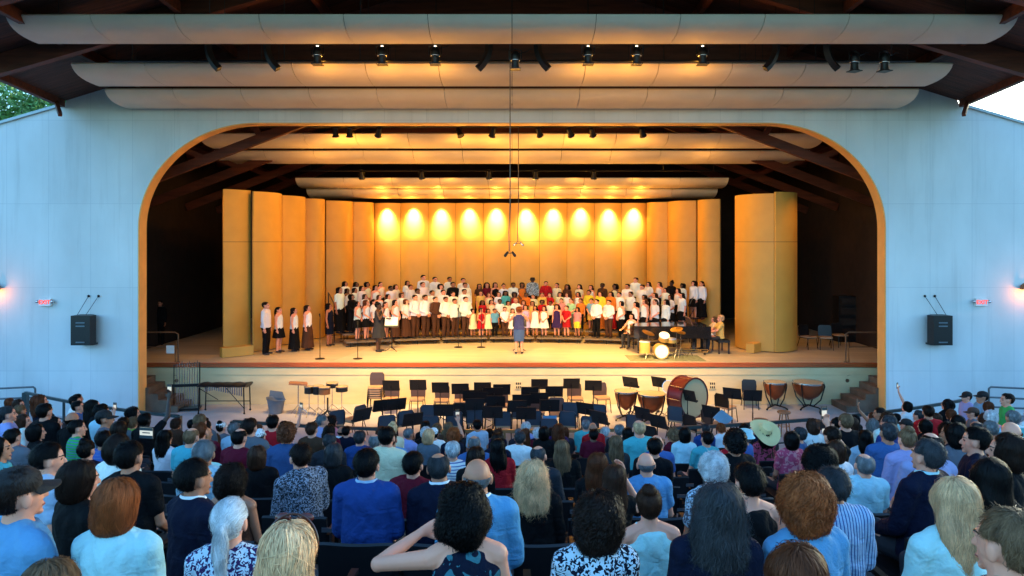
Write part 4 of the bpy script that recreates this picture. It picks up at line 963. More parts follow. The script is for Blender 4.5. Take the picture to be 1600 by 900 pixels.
def top_mesh(kind, pose, near=False):
    """kind: t tee, s shirt, z blazer, n sleeveless, d dress"""
    key = (kind, pose, near)
    if key in TOP: return TOP[key]
    J, dz = joints(pose); b = MB(); inf = {'t': .014, 's': .016, 'z': .018, 'n': .012, 'd': .010}[kind]; rings = []
    for z, cy, rx, ry in TORSO:
        if z > 1.46 or z < .87: continue
        k1 = 1.0
        if kind in 'nd' and z > 1.34: k1 = .74
        e = inf + (.012 if z < 1.2 else 0)
        if kind in 'nd' and z > 1.44: continue
        rings.append(((0, cy - .004, z + dz), ((rx + e) * k1, 0, 0), (0, ry + e, 0)))
    b.loft(rings, 26)
    for s in (-1, 1):
        S, E, Wr = J['S', s], J['E', s], J['W', s]
        if kind in 'tsz': b.cap((s * .055, -.018, 1.432 + dz), S + Vector((0, 0, .004)), .046 + inf * .4, .055 + inf * .7, 12)
        if kind == 't': b.cap(S, S.lerp(E, .62), .056 + inf * .7, .055, 14)
        if kind in 'sz': b.cap(S, E, .056 + inf, .043 + inf, 14); b.cap(E, E.lerp(Wr, .9), .043 + inf, .03 + inf * .8, 14)
        if kind == 'z': b.cap((s * .1, -.01, 1.425 + dz), (s * .172, -.012, 1.392 + dz), .043, .050, 10)
        if kind in 'nd': b.cap((s * .085, -.06, 1.36 + dz), (s * .085, -.015, 1.452 + dz), .022, .016, 8); b.cap((s * .085, .06, 1.36 + dz), (s * .085, -.005, 1.452 + dz), .022, .016, 8)
    if kind in 's': b.loft([((0, -.010, 1.425 + dz), (.095, 0, 0), (0, .078, .0)), ((0, -.012, 1.475 + dz), (.066, 0, 0), (0, .066, -.008))], 18)
    if kind in 'z': b.loft([((0, -.012, 1.425 + dz), (.105, 0, 0), (0, .088, .0)), ((0, -.014, 1.462 + dz), (.075, 0, 0), (0, .072, -.008))], 18)
    if kind in 't': b.loft([((0, -.012, 1.42 + dz), (.105, 0, 0), (0, .08, 0)), ((0, -.013, 1.455 + dz), (.078, 0, 0), (0, .066, -.004))], 18)
    if kind == 'd': b.loft([((0, 0, .90), (.185, 0, 0), (0, .135, 0)), ((0, 0, 1.0), (.155, 0, 0), (0, .115, 0))], 20) if False else None
    TOP[key] = remesh(b, .009 if near else .014, 4, .5, .016 if near else .010, 'garment', 8); return TOP[key]
SK = {}
def skirt_mesh(kind, wav=8):
    key = (kind,)
    if key in SK: return SK[key]
    b = MB()
    if kind == 'trousers':
        J, _ = joints('stand')
        b.loft([((0, -.004, 1.02), (.150, 0, 0), (0, .112, 0)), ((0, -.004, .95), (.170, 0, 0), (0, .124, 0)), ((0, -.008, .86), (.178, 0, 0), (0, .128, 0)), ((0, -.008, .80), (.13, 0, 0), (0, .11, 0))], 20)
        for s in (-1, 1): b.cap(J['H', s], J['K', s], .098, .073, 14); b.cap(J['K', s], J['A', s] + Vector((0, 0, .01)), .073, .058, 14)
        me = remesh(b, .014, 3, .5, .01, 'garment')
    else:
        prof = {'short': [(1.03, .150, .112), (.95, .176, .13), (.8, .215, .165), (.56, .255, .20)], 'long': [(1.03, .150, .112), (.95, .178, .134), (.75, .20, .155), (.4, .225, .175), (.10, .255, .20)],
                'dress': [(1.12, .152, .114), (1.03, .150, .112), (.92, .186, .14), (.75, .225, .175), (.50, .27, .21)], 'tight': [(1.12, .152, .114), (1.0, .152, .116), (.9, .186, .138), (.7, .188, .142), (.47, .165, .13)],
                'full': [(1.10, .150, .112), (1.0, .155, .118), (.85, .24, .20), (.62, .33, .29), (.40, .40, .36)], 'shorts': [(1.03, .150, .112), (.95, .176, .13), (.8, .20, .15), (.55, .205, .15)]}[kind]
        n = 48; vs = []; fs = []
        for j, (z, rx, ry) in enumerate(prof):
            for i in range(n):
                a = 2 * PI * i / n; wv = 1 + (.03 * j / (len(prof) - 1)) * math.sin(a * 11 + j * .3) * (0 if kind == 'tight' else 1.3); vs.append((rx * wv * math.cos(a), -.004 + ry * wv * math.sin(a), z))
        for j in range(len(prof) - 1):
            for i in range(n): k_ = (i + 1) % n; fs.append((j * n + i, (j + 1) * n + i, (j + 1) * n + k_, j * n + k_))
        fs.append(tuple(range(n))); b.add(vs, fs); me = b.mesh('garment', 60)
    SK[key] = me; return me
# ---------- hair
E_ = lambda c, r: (np.array(c, float), np.array(r, float))
def fcut(p): x, y, z = p[:, 0], p[:, 1], p[:, 2]; return ((y > .034) & (z < .045) & (np.abs(x) < .062)) | ((y > .052) & (z < .045)) | ((y > .058) & (z < .058))
def earcut(p): x, y, z = p[:, 0], p[:, 1], p[:, 2]; return (np.abs(x) > .058) & (y > -.035) & (z < .008)
HS = {
 'S': dict(pr=[E_((0, -.014, .012), (.0795, .0995, .0925))], cut=lambda p: fcut(p) | earcut(p) | (p[:, 2] < -.078), L=.045, lift=.010, off=.006, curl=.0015),
 'B': dict(pr=[E_((0, -.013, .002), (.0775, .0965, .0895))], cut=lambda p: fcut(p) | earcut(p) | (p[:, 2] < -.078) | (((p[:, 0] / .046) ** 2 + ((p[:, 1] - .005) / .075) ** 2 < 1) & (p[:, 2] > 0)), L=.03, lift=.003, off=.002, curl=.001),
 'F': dict(pr=[E_((0, -.014, .004), (.0790, .0985, .088))], cut=lambda p: (p[:, 1] > .0) | earcut(p) | (p[:, 2] < -.07) | (p[:, 2] > .0), L=.012, lift=.001, off=.001, curl=0, few=.3),
 'O': dict(pr=[E_((0, -.018, .012), (.092, .108, .100)), E_((0, -.03, -.055), (.095, .088, .085))], cut=lambda p: fcut(p) | ((p[:, 1] > .03) & (p[:, 2] < .03) & (np.abs(p[:, 0]) < .06)), L=.15, lift=.004, off=.010, curl=.002, k=.03),
 'L': dict(pr=[E_((0, -.016, .010), (.090, .106, .099)), E_((0, -.045, -.10), (.100, .070, .12)), E_((0, -.075, -.20), (.095, .045, .13))], cut=lambda p: fcut(p) | ((p[:, 1] > .02) & (p[:, 2] < .02) & (np.abs(p[:, 0]) < .068)), L=.22, lift=.004, off=.010, curl=.002, k=.04),
 'W': dict(pr=[E_((0, -.018, .010), (.096, .110, .102)), E_((0, -.045, -.08), (.120, .085, .11)), E_((0, -.07, -.17), (.115, .055, .11))], cut=lambda p: fcut(p) | ((p[:, 1] > .02) & (p[:, 2] < .02) & (np.abs(p[:, 0]) < .07)), L=.19, lift=.018, off=.016, curl=.009, lam=.075, k=.04),
 'C': dict(pr=[E_((0, -.022, .012), (.103, .112, .106)), E_((0, -.035, -.05), (.106, .095, .080))], cut=lambda p: fcut(p), L=.07, lift=.014, off=.018, curl=.010, lam=.038, k=.04, thick=1.5),
 'K': dict(pr=[E_((0, -.016, .018), (.096, .108, .102)), E_((0, -.045, -.04), (.084, .074, .060))], cut=lambda p: fcut(p) | ((p[:, 2] < -.085)), L=.05, lift=.010, off=.010, curl=.009, lam=.036, k=.03, thick=1.5),
 'N': dict(pr=[E_((0, -.014, .010), (.083, .102, .095)), E_((0, -.055, .105), (.040, .040, .034)), E_((0, -.08, .03), (.05, .035, .04))], cut=lambda p: fcut(p) | earcut(p) | (p[:, 2] < -.075), L=.09, lift=.004, off=.005, curl=.003, to=(0, -.06, .10), k=.012),
 'P': dict(pr=[E_((0, -.014, .010), (.083, .102, .095)), E_((0, -.11, .0), (.022, .022, .025)), E_((0, -.125, -.09), (.035, .028, .10)), E_((.0, -.12, -.2), (.024, .02, .08))], cut=lambda p: fcut(p) | earcut(p) | ((p[:, 2] < -.075) & (p[:, 1] > -.095)), L=.11, lift=.003, off=.005, curl=.002, to=(0, -.11, .01), k=.012),
}
def sdf(p, pr, k_=.02):
    d = None
    for c, r in pr:
        q = p - c; a = np.linalg.norm(q / r, axis=1); b = np.linalg.norm(q / (r * r), axis=1) + 1e-9; e = a * (a - 1) / b
        if d is None: d = e
        else: h = np.clip(.5 + .5 * (e - d) / k_, 0, 1); d = e * (1 - h) + d * h - k_ * h * (1 - h)
    return d
def grad(p, pr, k_):
    e = 2e-3; g = np.stack([sdf(p + v, pr, k_) - sdf(p - v, pr, k_) for v in np.eye(3) * e], 1); return g / (np.linalg.norm(g, axis=1)[:, None] + 1e-9)
def hair_mat():
    m = mat('hair', None, .5, var=.25, vscale=14, spec=.12); N, L, bs = nodes(m); src = bs.inputs['Base Color'].links[0].from_socket
    at = N.new('ShaderNodeAttribute'); at.attribute_name = 'strand'; mr = N.new('ShaderNodeMapRange'); mr.inputs[3].default_value = .45; mr.inputs[4].default_value = 1.5
    L.new(at.outputs['Fac'], mr.inputs[0]); v = N.new('ShaderNodeVectorMath'); v.operation = 'SCALE'; L.new(src, v.inputs[0]); L.new(mr.outputs[0], v.inputs['Scale']); L.new(v.outputs[0], bs.inputs['Base Color']); return m
M_hair = hair_mat()
HAIR = {}
def hair_mesh(style, near, var=0):
    key = (style, near, var)
    if key in HAIR: return HAIR[key]
    H = HS[style]; pr = H['pr']; k_ = H.get('k', .02); b = MB()
    for c, r in pr: b.ell(c, r, 24, 14)
    me = remesh(b, .006 if near else .009, 6, .5, name='hair'); nv = len(me.vertices); co = np.empty(nv * 3, 'f'); me.vertices.foreach_get('co', co); co = co.reshape(-1, 3).astype(float)
    for _ in range(2): co -= grad(co, pr, k_) * sdf(co, pr, k_)[:, None]
    g = np.random.default_rng(11 + var * 7 + ord(style))
    bad = H['cut'](co); rnd = np.array([.5 + .5 * noise.noise(Vector(p) * 30) for p in co.tolist()])
    nrm = grad(co, pr, k_); amp = H['off'] * .5 * (1 if H['curl'] < .005 else 2.2)
    cap_co = co + nrm * (np.array([noise.noise(Vector(p) * (28 if H['curl'] < .005 else 42)) for p in (co * (1, 1, .5 if H['curl'] < .005 else 1)).tolist()])[:, None] * amp * .6 - .001)
    F_ = np.empty(len(me.polygons) * 4, 'i'); me.polygons.foreach_get('vertices', F_) if all(p.loop_total == 4 for p in me.polygons) else None
    F_ = F_.reshape(-1, 4); F_ = F_[~bad[F_].any(axis=1)]
    good = np.where(~bad)[0]
    n = int((7000 if near else 750) * H.get('few', 1) * (1.25 if style in 'LWC' and near else 1)); ns = (11 if H['curl'] > .005 else 8) if near else 6
    p = co[g.choice(good, n)] + g.normal(size=(n, 3)) * .002
    L = H['L'] * g.uniform(.6, 1.15, n); stp = (L / (ns - 1))[:, None]; lay = g.uniform(0, 1, n) ** 1.4 * H['off']; ph = (g.uniform(0, 1.3, n) + np.array([14 * noise.noise(Vector(q_) * 30) for q_ in p.tolist()])) if H['curl'] > .005 else g.uniform(0, 6.28, n); lam = H.get('lam', .06) * g.uniform(.8, 1.3, n)
    crown = np.array((.01 * var, -.035, .09)); PT = []; NM = []; wob = g.normal(size=(n, 3)) * .18; fly = g.uniform(0, 1, n) < (.05 if style not in 'CK' else .012); wob[fly] *= 3; lft = np.where(fly, 3.5 if near else 1.5, 1.) * H['lift'] + np.where(fly, .006 if near else 0, 0)
    for s in range(ns):
        nm = grad(p, pr, k_); tgt = (lay + lft * (s / (ns - 1)) * g.uniform(.3, 1, n) * .7 + .001); p = p - nm * (sdf(p, pr, k_) - tgt)[:, None]
        if 'to' in H: d = np.array(H['to']) - p; far_ = p[:, 2] < -.0
        else: d = p - crown; d[:, 2] *= .5; d /= np.linalg.norm(d, axis=1)[:, None] + 1e-6; d = d * .55 + np.array((0, -.12 if style in 'LOWP' else .02, -1.0)) * np.clip(.35 + (crown[2] - p[:, 2]) * 6, .2, 1)[:, None]
        if style == 'P': w_ = (p[:, 1] < -.095) & (p[:, 2] < .02); d[w_] = (0, 0, -1)
        d = d / (np.linalg.norm(d, axis=1)[:, None] + 1e-6) + wob; d -= nm * (d * nm).sum(1)[:, None]; d /= np.linalg.norm(d, axis=1)[:, None] + 1e-6
        sd = np.cross(d, nm); a = 6.283 * (s * stp[:, 0]) / lam + ph; am = H['curl'] * (.3 + .7 * s / (ns - 1)) * (1 if H['curl'] > .004 else 1)
        PT.append(p + (nm * np.cos(a)[:, None] + sd * np.sin(a)[:, None]) * am); NM.append(nm); p = p + d * stp
    PT = np.stack(PT, 1); NM = np.stack(NM, 1); bd = H['cut'](PT.reshape(-1, 3)).reshape(n, ns)
    ok = ~(bd[:, :max(ns // 2, 2)].any(axis=1)) & (bd.sum(1) <= 1); PT = PT[ok]; NM = NM[ok]; n = len(PT)
    T_ = np.gradient(PT, axis=1); sd = np.cross(T_, NM) + g.normal(size=(n, 1, 3)) * .25 * np.linalg.norm(T_, axis=2)[:, :, None]; sd /= np.linalg.norm(sd, axis=2)[:, :, None] + 1e-9
    wd = (.0015 if near else .0052) * H.get('thick', 1) * g.uniform(.6, 1.3, n)[:, None, None] * (1 - .75 * np.linspace(0, 1, ns) ** 2)[None, :, None]
    V = np.stack([PT - sd * wd, PT + sd * wd], 2).reshape(-1, 3); idx = np.arange(n * ns).reshape(n, ns) * 2; a = idx[:, :-1]; b_ = idx[:, 1:]
    Q = np.stack([a, a + 1, b_ + 1, b_], -1).reshape(-1, 4) + nv; cl = np.array([.5 + .75 * noise.noise(Vector(q_) * 38) for q_ in (PT[:, ns // 2] * (1, 1, .35)).tolist()]); sr = np.repeat(np.clip(.65 * cl + .35 * g.uniform(0, 1, n), 0, 1), ns * 2)
    allv = np.concatenate([cap_co, V]); la = {'C': .022, 'K': .014, 'W': .016, 'L': .013, 'S': .007, 'O': .012, 'P': .006, 'N': .007}.get(style, .003); allv = allv + np.array([tuple(noise.noise_vector(Vector(q_) * 9 + Vector((var * 3.1, 0, 0)))) for q_ in allv.tolist()]) * la; allf = np.concatenate([F_, Q]); out_ = bpy.data.meshes.new('hair'); out_.vertices.add(len(allv)); out_.vertices.foreach_set('co', allv.astype('f').ravel())
    out_.loops.add(len(allf) * 4); out_.loops.foreach_set('vertex_index', allf.astype('i').ravel()); out_.polygons.add(len(allf)); out_.polygons.foreach_set('loop_start', np.arange(len(allf), dtype='i') * 4)
    out_.update(calc_edges=True); at = out_.attributes.new('strand', 'FLOAT', 'POINT'); at.data.foreach_set('value', np.concatenate([rnd * .5, sr]).astype('f')); out_.shade_smooth(); out_.materials.append(M_hair)
    bpy.data.meshes.remove(me); HAIR[key] = out_; return out_
def hat_mesh(kind):
    key = ('hat', kind)
    if key in HAIR: return HAIR[key]
    b = MB()
    if kind == 'H':
        b.loft([((0, -.014, .012 + z), (rx, 0, 0), (0, ry, 0)) for z, rx, ry in ((0, .088, .106), (.03, .088, .106), (.06, .080, .096), (.085, .055, .068), (.098, .02, .025))], 28)
        vs = []; n = 12
        for i in range(n + 1):
            a = PI * .12 + PI * .76 * i / n; vs += [(.082 * math.cos(a), -.014 + .1 * math.sin(a), .022), (.088 * math.cos(a), -.014 + .185 * math.sin(a), .006 - .012 * abs(math.cos(a))), ]
        vs2 = [(x, y, z - .006) for x, y, z in vs]; m_ = len(vs); fs = []
        for i in range(n): a = 2 * i; fs += [(a, a + 1, a + 3, a + 2), (m_ + a, m_ + a + 2, m_ + a + 3, m_ + a + 1), (a + 1, m_ + a + 1, m_ + a + 3, a + 3)]
        b.add(vs + vs2, fs); b.ell((0, -.014, .11), (.008, .008, .005), 8, 5)
    elif kind == 'U':
        b.lathe((0, -.014, 0), [(.125, -.01), (.128, -.012), (.10, .03), (.098, .07), (.088, .098), (.05, .11), (.01, .112)], 30); b.v = [(x * .95, y * 1.1, z) for x, y, z in b.v]
    else:
        pr = [(.25, .006), (.257, .010), (.18, .016), (.11, .022), (.10, .03), (.096, .08), (.08, .112), (.045, .108), (.01, .10)]
        n = 40; vs = []; fs = []
        for j, (r, z) in enumerate(pr):
            for i in range(n):
                a = 2 * PI * i / n; bend = .03 * math.cos(2 * a) * max(0, (r - .1) / .11); vs.append((r * math.cos(a), -.01 + r * 1.06 * math.sin(a), z + bend))
        for j in range(len(pr) - 1):
            for i in range(n): q = (i + 1) % n; fs.append((j * n + i, j * n + q, (j + 1) * n + q, (j + 1) * n + i))
        fs.append(tuple((len(pr) - 1) * n + i for i in range(n))); b.add(vs, fs)
    HAIR[key] = b.mesh('hat', 50); return HAIR[key]
HC = dict(k=(.0028, .0022, .0024), d=(.013, .006, .004), b=(.045, .018, .010), a=(.11, .030, .011), r=(.24, .058, .016), y=(.70, .41, .21), l=(.15, .083, .043), g=(.15, .155, .16), G=(.035, .036, .04), w=(.52, .53, .54))
HN = dict(k='black', d='dark brown', b='brown', a='auburn', r='red', y='blond', l='light brown', g='grey', G='dark grey', w='white')
SN = dict(S='short {} hair', B='balding {} hair', F='a bald head', O='a {} bob', L='long {} hair', W='wavy {} hair', C='big curly {} hair', K='short curly {} hair', N='a {} hair bun', P='a {} ponytail')
SKIN = dict(l=(.74, .31, .20), m=(.46, .18, .10), d=(.16, .07, .04), e=(.06, .026, .017))
TC = dict(navy='0d1428', black='0c0c0f', white='dfe2e4', paleblue='9db9d2', blue='3b5c98', royal='22407e', green='35a55a', red='a81820', burgundy='5c1024', purple='33204f', teal='4aa3a8', pink='d08088', grey='5d626b',
          lav='9a9cc8', straw='e2c98c', cream='d8cfae', aqua='a9d3d8', denim='35507a', brown='4a2f22', yellow='d9c23a', orange='d0742a', lime='6fbf3a', lblue='6fa0c8', gold='d8b860', pgreen='9cc4a0', lilac='a498c8', dkgrey='2a2c33', skyblue='5a92bd')
TN = dict(navy='navy', black='black', white='white', paleblue='pale blue', blue='bright blue', royal='royal blue', green='green', red='red', burgundy='burgundy', purple='purple', teal='teal', pink='pink', grey='grey', lav='lavender', straw='pale', cream='cream', aqua='pale aqua', denim='denim blue', brown='brown', yellow='yellow', orange='orange', lime='lime green', lblue='light blue', gold='gold', pgreen='pale green', lilac='lilac', dkgrey='charcoal', skyblue='sky blue')
PN = dict(plain='', stripes='striped ', vstripes='pinstriped ', print='busy printed ', leopard='spotted ', floral='floral ', tropic='dark floral ')
TT = dict(t='top', s='shirt', z='blazer', n='sleeveless top', d='dress')
def top_of_hair(style): return {'C': .028, 'K': .024, 'N': .045, 'O': .01, 'W': .012, 'L': .008, 'T': .03}.get(style, 0.004)
def make_person(pose, hk, style, hc, kind, tcol, skin='l', near=False, pat='plain', hat=None, hatcol=None, bottom=None, bcol='black', collar=None, var=0):
    me, J, dz, _ = body_mesh(pose, hk); o = bpy.data.objects.new('person', me); COL.objects.link(o); jit = 1 + RNG.uniform(-.12, .12); o.color = tuple(c * jit for c in SKIN[skin]) + (1,)
    hcen = (0, -.012 * hk, 1.475 + dz + .115 * hk)
    def kid(name, mesh, col, m=None, loc=None, sc=None):
        c = bpy.data.objects.new(name, mesh); COL.objects.link(c); c.parent = o; c.color = tuple(col[:3]) + (1,)
        if m and len(mesh.materials) == 0: mesh.materials.append(m)
        if m and mesh.materials[0] != m: c.material_slots[0].link = 'OBJECT'; c.material_slots[0].material = m
        if loc: c.location = loc
        if sc: c.scale = (sc,) * 3
        return c
    j = RNG.uniform(.85, 1.2)
    kid('hair', hair_mesh(style, near, var if near else 0), [c * j for c in HC[hc]], loc=hcen, sc=hk)
    if hat: ht_ = kid({'H': 'cap', 'U': 'bucket_hat', 'T': 'straw_hat'}[hat], hat_mesh(hat), hexc(TC[hatcol]), M_hatc, hcen, hk)
    if hat == 'T': ht_.rotation_euler[0] = R(38); ht_.location = (0, -.045, hcen[2] + .035)
    c3 = hexc(TC[tcol])
    kid({'t': 'shirt', 's': 'shirt', 'z': 'blazer', 'n': 'top', 'd': 'dress'}[kind], top_mesh('n' if kind == 'd' else kind, pose, near), [v * RNG.uniform(.92, 1.08) for v in c3[:3]], CLOTH[pat])
    if collar:
        if 'col' not in HAIR:
            b = MB(); n = 28; vs = []; fs = []
            for i in range(n):
                a = 2 * PI * i / n
                for rr_, zz in ((.070, .028), (.078, .020), (.082, -.015), (.066, .02)): vs.append((rr_ * math.cos(a), -.008 + rr_ * .95 * math.sin(a) - (zz * .15), zz + (-.022 * max(0, math.sin(a)))))
            for i in range(n):
                k2 = (i + 1) % n
                for q in range(4): fs.append((4 * i + q, 4 * i + (q + 1) % 4, 4 * k2 + (q + 1) % 4, 4 * k2 + q))
            HAIR['col'] = b.add(vs, fs).mesh('collar', 60)
        kid('collar', HAIR['col'], hexc(TC[collar]), CLOTH['plain'], (0, -.004, 1.462 + dz))
    if bottom: kid({'trousers': 'trousers', 'shorts': 'shorts'}.get(bottom, 'skirt'), skirt_mesh(bottom), hexc(TC[bcol]), CLOTH[pat if bottom in ('dress', 'tight') and kind == 'd' else 'plain'])
    return o
M_hatc = mat('hat_cloth', None, .8, var=.1, bump=.2, bscale=90)
M_screen = mat('phone_screen', (.60, .50, .36, 1), emit=.10)
def label_unique(P):
    """P: dicts with obj, look, x, y (photo), rel words; sets unique labels"""
    cnt = {}
    for p in P: cnt[p['look']] = cnt.get(p['look'], 0) + 1
    uq = [p for p in P if cnt[p['look']] == 1]; usedl = set()
    for p in uq: p['obj']['label'] = p['look']; usedl.add(p['look'])
    for p in P:
        if cnt[p['look']] == 1: continue
        done = False
        for u in sorted(uq, key=lambda u: (u['x'] - p['x']) ** 2 + (2 * (u['y'] - p['y'])) ** 2)[:30]:
            dx, dy = p['x'] - u['x'], p['y'] - u['y']
            if abs(dx) > abs(dy) * 1.2: rel = 'left of' if dx < 0 else 'right of'
            else: rel = 'in front of' if dy < 0 else 'behind'
            lab = f"{p['look']}, {rel} the {u['short']}"
            if lab not in usedl and len(lab.split()) <= 16: p['obj']['label'] = lab; usedl.add(lab); done = True; break
        if not done:
            i = 0
            while True:
                i += 1; lab = f"{p['look']}, {ORD[min(i, 30)]} such from left"
                if lab not in usedl: p['obj']['label'] = lab; usedl.add(lab); break
# ------------------------------------------------------------------ choir and stage people
ck = (0.25, 24.9)
SING = []
def singer(x, y, row, sex, style, hc, top='s', tcol='white', bottom='trousers', bcol='black', skin=None, pose=None, pat='plain', look=None, kid_=False, d=None, hat=None, hatcol=None, zoff=0):
    m = (x - 800) / F
    if d is None:
        if row == 0: zf = SZ + .012
        else: d = riser_d(m, RR + .75 * (row - 1) + .36); zf = SZ + .2 * row + .010
    if row == 0: zf = SZ + .012
    X = m * d; H_ = (CZ - (y - HY) * d / F) - zf; H_ = min(max(H_, 1.1), 1.95)
    hk = 1.22 if (kid_ or H_ < 1.42) else 1.0; base = 1.5 + .205 * hk
    sk_ = skin or random.choice('llllmmd')
    pose = pose or random.choice(['stand', 'clasp'])
    o = make_person(pose, hk, style, hc, top, tcol, sk_, pat=pat, bottom=bottom, bcol=bcol, hat=hat, hatcol=hatcol)
    s = H_ / (base + top_of_hair(style)); o.location = (X, d, zf); ang = math.atan2(-(ck[0] - X), ck[1] - d)
    o.rotation_euler = (0, 0, ang + random.uniform(-.12, .12)); o.scale = (s * (1.17 if sex == 'm' else 1.1), s * 1.12, s)
    word = {('m', 0): 'boy', ('f', 0): 'girl', ('m', 1): 'small boy', ('f', 1): 'small girl'}[(sex, int(H_ < 1.42))]
    hair = SN[style].format(HN[hc]); SING.append(dict(obj=o, x=x, y=y, row=row, word=word, hair=hair, top=PN[pat] + TN[tcol] + ' ' + ('top' if top in 'tn' else TT[top]), bottom=bottom, bcol=TN[bcol], look=look))
    o['category'] = 'person'; return o
# soloists on the deck, left
solo = [(416, 471, 24.75, 'm', 'S', 'd', 's', 'white', 'trousers', 'black', 'stand', 'tall boy in white shirt and black trousers, leftmost of four at left'),
        (436, 479, 25.2, 'f', 'P', 'k', 'n', 'white', 'short', 'black', 'stand', 'girl with dark ponytail, white top and short black skirt at left'),
        (460, 480, 25.5, 'f', 'L', 'd', 'n', 'white', 'long', 'black', 'stand', 'girl with long brown hair and narrow long black skirt, third of four left'),
        (481, 476, 25.8, 'f', 'L', 'd', 'n', 'white', 'long', 'brown', 'stand', 'girl in white top and long dark brown skirt, rightmost of four left')]
for x, y, d, sx, st_, hc, tp, tc_, bt, bc, ps, lk in solo:
    o = singer(x, y, 0, sx, st_, hc, tp, tc_, bt, bc, 'l', ps, d=d, look=lk)
singer(515, 473, 0, 'f', 'W', 'k', 'd', 'navy', 'tight', 'navy', 'm', 'stand', d=26.8, look='woman in a sleeveless navy dress beside the riser end')
singer(592, 470, 0, 'f', 'N', 'k', 'd', 'dkgrey', 'dress', 'dkgrey', 'e', 'mic', d=25.4, look='soloist in full dark dress singing into a hand held microphone')
o = singer(811, 478, 0, 'f', 'K', 'r', 'd', 'purple', 'tight', 'denim', 'l', 'conduct', d=24.9, pat='stripes', look='red haired conductor in a purple striped dress seen from behind'); o.rotation_euler[2] = 0
# rows of the choir: x y row sex style haircolour [top colour bottom bottomcolour skin]
CHOIR = """
531 448 2 f L k white long black m|540 439 4 f W k white long black m|543 450 3 f L k white long black d|557 440 4 f W k white long black d|555 449 3 f L k white long black m|566 446 3 f L d white long black l
574 440 4 f C k white long black m|587 445 3 f L d white short black l|595 440 4 f P k white long black l|611 446 3 m S k white trousers black d|619 444 4 f L d white short black l|637 438 4 f L k white long black m
642 444 3 m S k white trousers black m|662 429 4 m S d white trousers black l|653 450 2 m S k white trousers black d|559 470 1 f L k white short black l|573 468 1 f W a white short black l|571 459 2 f L b white short black l
585 467 1 f P d white short black l|593 460 2 f L b white long black l|603 471 1 f P b white short black l|607 459 2 f L d white long black l|618 468 1 f L d white long brown l|628 457 2 f O b white long black l
635 467 1 f O a white long brown l|649 460 1 m S d white trousers brown l|665 460 1 m S k white trousers brown m|676 453 2 m S d white trousers brown m|550 459 2 f C k black long black m|681 463 1 m S d brown trousers brown l
697 463 1 m S k white trousers brown m|711 466 1 m S d white trousers brown m|728 463 1 m S k white trousers brown l|693 452 2 m S d white trousers black l|708 455 2 m S d white trousers black l|726 451 2 m S k white trousers black m
661 440 3 m S b white trousers black l|689 443 3 m C d white trousers black l|708 440 3 m S d black trousers black m|727 441 3 m S k white trousers black m|680 432 4 m S d white trousers black l|703 432 4 m S k white trousers black m|724 434 4 m S d white trousers black l
749 443 4 f L d brown long black m|761 441 4 f W k burgundy long black l|774 441 4 f L d black long black l|787 442 4 f N d white long black l|802 441 4 m S k white trousers black d|816 441 4 f O k orange long orange d|853 439 4 m S d red trousers black l
870 442 4 f P d cream long yellow l|886 444 4 f W k brown long black m|905 444 4 f L d cream long brown l|923 445 4 f L b white long black l
751 454 3 f L b gold long gold l|764 457 3 f L a cream long cream l|779 456 3 f O b white short black l|790 454 3 f W k teal long teal d|804 456 3 f C k red long red d|822 457 3 f P k orange long green d|833 460 3 m S b cream trousers black l
847 457 3 m S b gold trousers black l|859 457 3 f L b red short red l|875 456 3 f W d cream long cream l|886 457 3 f L b white short black l|903 456 3 f L d white short black m|920 453 3 m S d yellow trousers black m|937 454 3 f O d yellow long yellow m
754 469 2 f W d red short red d|768 468 2 f L k cream short cream l|781 467 2 m S k white trousers black d|794 470 2 f O k cream short cream m|806 466 2 m S y white trousers grey l|818 469 2 f O b pink short pink l|832 470 2 f L k gold short gold m
847 468 2 f K b red short red d|860 470 2 m S k white trousers black d|877 466 2 f P b pink short pink l|892 466 2 m S l pgreen trousers grey l|907 466 2 m S d orange trousers black m|924 466 2 m S d lblue shorts gold l
739 482 1 f O d cream dress cream m|752 481 1 f L b red dress red l|763 485 1 f O b cream dress cream m|773 482 1 m S d skyblue trousers black m|789 479 1 m S b white trousers brown l|801 482 1 f L b white dress white l|821 476 1 f L b lilac dress lilac l
836 477 1 f L k white dress white m|850 478 1 f L d white dress white l|870 475 1 f W b purple dress purple l|885 477 1 m S b red shorts red l|902 480 1 f L d pink shorts yellow m|932 467 1 m S d white trousers black l
951 468 1 m S d white trousers brown l|970 470 1 f O d white trousers black l|993 471 1 f W d white short black l|1007 466 1 f L a white short black l|1023 467 1 f P b white short black l|1040 467 1 f W k white short black l
938 455 2 f L b yellow long orange l|954 455 2 f L d orange long red m|967 456 2 m S d white trousers black l|985 455 2 m S k white trousers black m|1006 460 2 f W d white short black m|1023 457 2 f L b white short black l|1047 460 2 f L d white short black m
1065 457 2 f L d white short black l|941 442 4 m S k brown trousers black e|961 443 4 f C k cream long black d|980 443 3 m S k white trousers black m|1003 444 3 m S d white trousers black l|1013 440 4 f L b white long black l
1030 440 4 f L b white long black l|1040 449 3 f L d white short black l|1059 450 3 f L d white long black l|993 433 4 m S k white trousers black l|1049 437 4 f N k black long black e|1066 442 4 f C k white long black d|1084 438 4 f C d white short black l|1096 439 4 f P k white long black l
"""
for it in CHOIR.replace('\n', '|').split('|'):
    f_ = it.split()
    if len(f_) < 10: continue
    x, y, row = int(f_[0]), int(f_[1]), int(f_[2]); sx, st_, hc, tc_, bt, bc, sk_ = f_[3:10]
    kid_ = (bt in ('dress', 'shorts')) or (735 < x < 930 and row < 3); tp = 'd' if bt == 'dress' else ('n' if (sx == 'f' and (x * 7 + y) % 3 == 0) else ('t' if kid_ or (sx == 'f' and x % 2) else 's'))
    if tp == 'd': bt = 'dress'
    singer(x, y, row, sx, st_, hc, tp, tc_, bt, bc, sk_, kid_=kid_)
